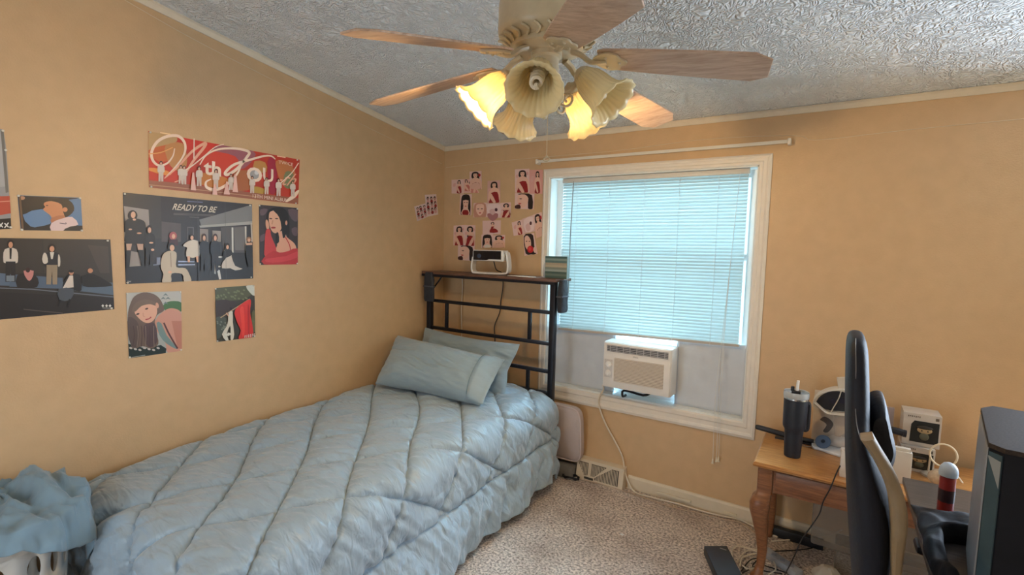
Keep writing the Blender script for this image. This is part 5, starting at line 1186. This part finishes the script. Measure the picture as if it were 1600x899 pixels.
b = MB(); b.tube([on(1, -.26, 1490, 738), on(1, -.26, 1500, 750), on(1, -.26, 1513, 768)], .004, 8, 3); b.tube([on(1, -.26, 1513, 768), on(1, -.26, 1530, 800), Vector((3.33, -.26, tz))], .004, 8, 3); tag(b.build('white_stick', mat('stick_cream', (.78, .68, .55, 1), .5)), 'pale thin cable running down right from the ring lamp', 'cord')

# ================================================================== DARK DESK, PC, CHAIR
dz = .72
p = on(2, dz, 1404, 744)
dy1 = p.y
desk = thing('computer_desk', (3.5, -1.4, 0), 'dark grey-brown computer desk in right foreground corner behind the gaming chair', 'desk')
desk_m = wood_mat('dark_ash', (.045, .035, .03, 1), (.10, .08, .068, 1), (2, 20, 20), .35, 5)
b = MB(); b.box((3.02, -2.35, dz-.022), (4.15, dy1, dz), .002); b.build('desktop', desk_m, desk)
for x, y in ((3.78, dy1-.06), (4.10, dy1-.06), (3.78, -2.30), (4.10, -2.30)):
    b = MB(); b.box((x-.02, y-.02, 0), (x+.02, y+.02, dz-.022)); b.build('leg', black_metal, desk)
# PC tower: chamfered case with a glass side
ztop_ = 1.17
PA, PB, PC_, PD = on(2, ztop_, 1534.5, 638.6), on(2, ztop_, 1547, 691.4), on(2, ztop_, 1572, 701.3), on(2, ztop_, 1552, 635.5)
fwd = (PB-PA).normalized(); sidev = Vector((-fwd.y, fwd.x, 0)); 
if sidev.x < 0: sidev = -sidev
PE = PC_+sidev*.20; PF = PE-fwd*.42; PG = PD+sidev*.02
pcx = thing('computer_tower', ((PA.x+PE.x)/2, (PA.y+PE.y)/2, dz), 'tall computer case with chamfered top and tinted glass panel, right edge', 'computer')
case_m = mat('case_dark', (.012, .013, .018, 1), .6, nz=.1, spec=.25); top_m = mat('case_top_mesh', (.045, .034, .028, 1), .75, nz=.25, ns=180, spec=.2)
foot = [PA, PB, PC_, PE, PF, PD]
inn = Vector((0, 0, 0))
for q_ in foot: inn += q_/6
def shr(p, k): return p+(inn-p)*k
b = MB(); b.loft([[Vector((*q_[:2], z)) for q_ in foot] for z in (dz+.015, ztop_-.012)]); b.build('case_body', case_m, pcx, smooth=False)
b = MB(); b.prism([Vector((*shr(q_, -.03)[:2], ztop_-.012)) for q_ in foot], (0, 0, .012)); b.build('top_panel', top_m, pcx, smooth=False, bevel=.001)
b = MB(); n1 = Vector(((PB-PA).y, -(PB-PA).x, 0)).normalized()
if n1.x > 0: n1 = -n1
a_, c_ = PA.lerp(PB, .02)+n1*.001, PA.lerp(PB, .98)+n1*.001
b.prism([Vector((*a_[:2], dz+.02)), Vector((*c_[:2], dz+.02)), Vector((*c_[:2], ztop_-.016)), Vector((*a_[:2], ztop_-.016))], n1*.003)
b.build('side_strip', mat('case_silver', (.42, .42, .42, 1), .4, .3, nz=.05), pcx, smooth=False)
n2 = Vector(((PC_-PB).y, -(PC_-PB).x, 0)).normalized()
if n2.dot(CAM-PB) < 0: n2 = -n2
a_, c_ = PB.lerp(PC_, .08)+n2*.001, PB.lerp(PC_, .92)+n2*.001
b = MB(); b.prism([Vector((*a_[:2], dz+.02)), Vector((*c_[:2], dz+.02)), Vector((*c_[:2], ztop_-.02)), Vector((*a_[:2], ztop_-.02))], n2*.003)
gp = b.build('glass_panel', mat('tinted_glass', (.07, .11, .13, 1), .08, spec=1, nz=.2, ns=7), pcx, smooth=False)
b = MB(); b.prism([Vector((*a_[:2], ztop_-.03))+n2*.004, Vector((*c_[:2], ztop_-.10))+n2*.004, Vector((*c_[:2], ztop_-.035))+n2*.004], n2*.001); b.build('peeling_film', mat('film', (.30, .33, .34, 1), .2), gp, smooth=False)
for q_ in (PB, PE, PF, PD):
    qq = shr(q_, .2); b = MB(); b.lathe((qq.x, qq.y, dz), [(.014, 0), (.014, .015)], 12); b.build('rubber_foot', black_plastic, pcx)

# spray can
sc_ = on(2, dz, 1476, 800)
cn = thing('spray_can', sc_, 'red spray can with rounded pale blue cap on the dark desk', 'spray can')
hcan = (on(1, sc_.y, 1478, 742).z-dz)
b = MB(); b.lathe(sc_, [(.021, 0), (.0225, .004), (.0225, hcan*.35), (.0225, hcan-.012), (.020, hcan)], 28); b.build('can_body', mat('can_red', (.24, .022, .02, 1), .3, nz=.25, ns=20), cn)
b = MB(); b.lathe(sc_, [(.0228, hcan*.30), (.0230, hcan*.31), (.0230, hcan*.62), (.0228, hcan*.63)], 28, cap=False); b.build('can_label', mat('can_label_dark', (.03, .012, .016, 1), .35, nz=.3, ns=50), cn)
b = MB(); b.lathe(sc_, [(.019, hcan-.004), (.026, hcan-.002), (.027, hcan+.012), (.024, hcan+.028), (.016, hcan+.040), (.005, hcan+.045)], 28); b.build('cap', mat('cap_blue_white', (.46, .56, .70, 1), .35, nz=.03), cn)
# dark jacket heaped on the desk front
b = MB(); g = []
cj = on(2, dz, 1462, 850)
for i in range(50):
    row = []
    for k in range(60):
        u, v = i/49, k/59; y = -1.62+.66*v; x = 3.022+(.045+.30*sstep((y+1.20)/.08))*u
        e = (1-(2*u-1)**4)*(1-(2*v-1)**4); e = max(e, 0)**.5
        z = dz+.004+e*(.030+.030*(1-v)+.05*noise.noise(Vector((x*9, y*7, 3)))+.012*wrinkle(x*14, y*10, 1, 4))
        row.append(b.bm.verts.new((x+.02*noise.noise(Vector((y*8, 1, 0))), y, max(z, dz+.002))))
    g.append(row)
for A, B_ in zip(g, g[1:]):
    for k in range(59): b.face([A[k], A[k+1], B_[k+1], B_[k]])
tag(b.build('jacket', mat('black_cloth', (.010, .010, .014, 1), .8, nz=.2, ns=20, bump=.3, bs=30), angle=180, solid=.004), 'crumpled black jacket lying on the dark desk beside the chair', 'jacket')

# gaming chair
ch = thing('gaming_chair', (3.05, -1.42, 0), 'dark high-backed gaming chair with beige side stripe, seen from side', 'chair')
leather = mat('dark_blue_leather', (.011, .013, .022, 1), .6, nz=.15, ns=9, bump=.12, bs=90, spec=.35)
YC = -1.40
sil = [(526, 1335, 1345, .075), (530, 1328, 1352, .105), (540, 1324, 1357, .13), (560, 1322, 1360, .145), (600, 1321.5, 1361, .15), (640, 1321, 1362, .155), (680, 1321, 1362, .19), (700, 1321, 1366, .22), (740, 1321, 1378, .245), (790, 1322, 1396, .25), (840, 1324, 1400, .25), (899, 1328, 1398, .24), (960, 1332, 1390, .23), (1040, 1338, 1384, .22), (1120, 1345, 1380, .20)]
rings = []
for y, l, r_, hw in sil:
    yn = YC-hw*.9
    a_, c_ = on(1, yn, l, y), on(1, yn, r_, y); cx = (a_.x+c_.x)/2; hx_ = (c_.x-a_.x)/2; zc_ = (a_.z+c_.z)/2; ring = []
    for q in range(36):
        th = 2*PI*q/36; c, s_ = math.cos(th), math.sin(th)
        ring.append((cx+hx_*math.copysign(abs(c)**.75, c), YC+hw*math.copysign(abs(s_)**.45, s_), zc_))
    rings.append(ring)
b = MB(); b.loft(rings); bk = b.build('backrest', leather, ch, angle=180, sub=1)
# stitch line on the near side, then the beige stripe
def CF(x, y, o=0):
    """a point on the near side of the backrest seen at this spot"""
    return on(1, YC-.9*1.0*float(next((h for (yy, l, r_, h) in sil if yy >= y), .24))-o, x, y)
st = mat('grey_stitch', (.16, .16, .17, 1), .6)
b = MB(); pts = []
for x, y in ((1337, 529), (1337, 545), (1337.5, 580), (1336.5, 630), (1339, 665), (1345, 687)):
    hw = [h for yy, l, r_, h in sil if yy >= y][0]; pts.append(on(1, YC-hw*.975, x, y))
b.tube(pts, .0011, 6, 5); b.build('stitching', st, bk)
beige = mat('beige_leather', (.28, .205, .12, 1), .5, nz=.08, ns=25, bump=.15, bs=60)
LL = [(1345, 688), (1358, 707), (1371, 730), (1383, 758), (1390, 790), (1393, 830), (1393, 870), (1394, 899), (1396, 950)]
RR = [(1366, 686), (1380, 711), (1396, 737), (1408, 762), (1416, 790), (1419, 820), (1414, 860), (1409, 899), (1404, 950)]
LP = catmull([Vector((*p, 0)) for p in LL], 4); RP_ = catmull([Vector((*p, 0)) for p in RR], 4); rings = []
for a_, c_ in zip(LP, RP_):
    Y0 = YC-.262; m_ = (a_+c_)/2; A_, C_ = on(1, Y0, a_.x, a_.y), on(1, Y0, c_.x, c_.y)
    rings.append([A_, A_.lerp(C_, .3)+Vector((0, -.012, 0)), A_.lerp(C_, .75)+Vector((0, -.010, 0)), C_, C_+Vector((-.002, .06, 0)), A_+Vector((.0, .06, 0))])
b = MB(); b.loft(rings); b.build('side_stripe', beige, ch, angle=60)
# head pillow
hp = [(1352, 630), (1362, 617), (1378, 616), (1384, 630), (1390, 660), (1397, 690), (1397, 705), (1390, 722), (1378, 712), (1362, 690), (1352, 660)]
P = catmull([on(1, -1.36, *p) for p in hp], 3, True); cen = sum(P, Vector())/len(P); rings = []
for k in range(7):
    f = -1+2*k/6; e = .62+.38*(1-abs(f)**3); rings.append([cen+(q-cen)*e+Vector((0, .13*f, 0)) for q in P])
b = MB(); b.loft(rings); b.build('head_pillow', mat('pillow_black', (.010, .011, .016, 1), .6, nz=.1, bump=.2, bs=50), ch, angle=60)
b = MB(); b.box((2.93, -1.66, .42), (3.42, -1.14, .53), .04); b.build('seat', leather, ch)
for y in (-1.70, -1.10):
    b = MB(); b.box((3.02, y-.04, .632), (3.30, y+.04, .662), .012); b.build('armrest', black_plastic, ch)
    b = MB(); b.tube([(3.14, y, .635), (3.14, y, .47), (3.14, y+(.06 if y < -1.4 else -.06), .42)], .022, 8, 3); b.build('armrest_post', black_plastic, ch)
b = MB(); b.tube([(2.90, -1.40, .62), (2.92, -1.40, .45), (3.0, -1.40, .41)], .03, 8, 3); b.build('hinge', black_metal, ch)
b = MB(); b.lathe((3.15, -1.40, 0), [(.03, .42), (.03, .28), (.045, .27), (.045, .10), (.06, .09), (.06, .06)], 16); b.build('gas_column', black_plastic, ch)
for k in range(5):
    a = .3+k*2*PI/5; e = Vector((math.cos(a), math.sin(a), 0)); b = MB(); b.tube([Vector((3.15, -1.40, .085))+e*.04, Vector((3.15, -1.40, .075))+e*.29], lambda u: .024-.008*u, 8); sp = b.build('base_spoke', black_plastic, ch)
    b = MB(); t = Vector((-e.y, e.x, 0)); b.lathe(Vector((3.15, -1.40, .03))+e*.29-t*.02, [(.001, 0), (.028, .002), (.03, .01), (.03, .03), (.028, .038), (.001, .04)], 16, t); b.build('caster', black_plastic, sp)

# ================================================================== FLOOR UNDER THE TABLE
def fl_(x, y, z=.006): return on(2, z, x, y)
b = MB(); Z = .05; P = [fl_(1100, 853, Z), fl_(1137, 853, Z), fl_(1162, 893, Z), fl_(1120, 899, Z)]
A_ = fl_(1100, 853, Z); B_ = fl_(1136, 853, Z); ux = (B_-A_).normalized(); C2 = fl_(1120, 898, Z); L_ = (C2-A_).length*1.12
uy = (C2-A_).normalized(); wv = (B_-A_)
P = [A_, B_, B_+uy*L_, A_+uy*L_]; P = [Vector((q.x, q.y, .002)) for q in P]
b.prism(P, (0, 0, .048)); ob = b.build('power_adapter', mat('adapter_navy', (.018, .024, .034, 1), .4, nz=.1), smooth=False, bevel=.004); tag(ob, 'large dark blue-black power adapter brick on carpet by the table leg', 'power adapter')
b = MB(); q = A_.lerp(B_, .75)+uy*L_*.12; b.box((q.x-.016, q.y-.004, .0505), (q.x+.016, q.y+.004, .051)); b.build('mark', mat('mark_grey', (.3, .3, .3, 1), .4), ob)
b = MB(); A_ = fl_(1200, 866, .035); B_ = fl_(1238, 892, .035); u_ = (B_-A_).normalized(); v_ = Vector((u_.y, -u_.x, 0)); 
if v_.x < 0: v_ = -v_
P = [A_-u_*.05, B_+u_*.02, B_+u_*.02+v_*.055, A_-u_*.05+v_*.055]; P = [Vector((q.x, q.y, .002)) for q in P]; b.prism(P, (0, 0, .033)); ps = b.build('power_strip', mat('strip_grey', (.36, .38, .42, 1), .5, nz=.03), smooth=False, bevel=.004); tag(ps, 'grey power strip on carpet just right of the front table leg', 'power strip')
for k in range(3):
    b = MB(); c = A_+(B_-A_)*(.1+.35*k)+v_*.027; b.box((c.x-.012, c.y-.012, .0352), (c.x+.012, c.y+.012, .038), .002); b.build('socket', mat('socket_grey', (.25, .27, .31, 1), .4), ps)
random.seed(5)
for i, (pts, m_, r_, lb) in enumerate([
    ([(1146, 880), (1144, 862), (1152, 854), (1172, 858), (1190, 866), (1205, 872)], 'w', .0038, 'white cable arching behind black adapter brick'),
    ([(1156, 886), (1160, 872), (1176, 866), (1192, 866), (1190, 878), (1172, 890), (1160, 884)], 'w', .0038, 'white cable loop coiled around the foot of table leg'),
    ([(1152, 878), (1166, 862), (1186, 860), (1206, 874), (1212, 890), (1200, 898)], 'w', .0036, 'white cable loop right beside the grey power strip'),
    ([(1158, 893), (1172, 876), (1184, 874), (1176, 886), (1196, 893), (1222, 897)], 'b', .0032, 'thin black cable looped in front of the table leg'),
    ([(1160, 896), (1185, 884), (1200, 886), (1230, 896)], 'b', .0034, 'black cable leading from adapter to the power strip'),
    ([(1197, 862), (1230, 861), (1262, 858), (1290, 850), (1314, 838), (1324, 820)], 'b', .0032, 'black cable running from table leg back toward the chair')]):
    b = MB(); n = len(pts); P = [fl_(x, y, .008+.012*abs(math.sin(k*1.3+i))) for k, (x, y) in enumerate(pts)]
    b.tube(P, r_, 7, 7); tag(b.build('loose_cable', cable_white if m_ == 'w' else cable_black), lb, 'cord', 'tangled cables around the table leg')
tp_ = on(1, -.60, 1311, 731)
b = MB(); b.tube([on(1, -.59, 1313, 728), on(1, -.592, 1306, 742), on(1, -.595, 1298, 762), on(1, -.59, 1286, 785), on(1, -.585, 1281, 802), on(1, -.585, 1268, 822), on(1, -.585, 1252, 845), on(1, -.585, 1240, 872), on(2, .006, 1226, 899)], .0028, 7, 6)
tag(b.build('hanging_cable', cable_black), 'thin black cable hanging down over the front of the oak table', 'cord')
b = MB(); b.tube([on(2, .006, 1205, 846), on(2, .02, 1260, 842), on(2, .08, 1290, 838), on(2, .12, 1316, 828)], .004, 7, 5); tag(b.build('rear_cable', cable_white), 'white cable along the carpet behind the table leg', 'cord')
# frosted bin, white bag, dark bar by the wall
b = MB(); b.box((2.53, -.085, .002), (2.78, -.045, .055), .004); tag(b.build('dark_bar', mat('bar_black', (.015, .016, .02, 1), .5, nz=.2)), 'dark flat bar on floor against baseboard under the oak table', 'device')
fb = thing('plastic_bin', (2.98, -.22, 0), 'frosted grey plastic drawer bin under the oak table', 'bin')
fro = translucent_mat('frosted_grey', (.40, .36, .32, 1), .4, .35, .55)
b = MB(); b.box((2.72, -.33, .15), (3.25, -.12, .40), .012); b.build('drawer', fro, fb)
b = MB(); b.box((2.83, -.32, .002), (3.26, -.12, .145), .01); b.build('base', fro, fb)
b = MB(); g = []
for k in range(9):
    f = k/8; rr = (.75+.35*math.sin(PI*f))*(1-.6*f**3); ring = []
    for q in range(28):
        a = 2*PI*q/28; w_ = 1+.22*noise.noise(Vector((math.cos(a)*2, math.sin(a)*2, f*3))); ring.append((2.80+.06*rr*w_*math.cos(a), -.39+.05*rr*w_*math.sin(a), .002+.09*f+.012*noise.noise(Vector((math.cos(a)*5, f*4, 2)))))
    g.append(ring)
b.loft(g); tag(b.build('white_bag', mat('crumpled_white', (.42, .38, .33, 1), .6, bump=.5, bs=25, nz=.05)), 'crumpled pale plastic bag on the floor under the oak table', 'bag')
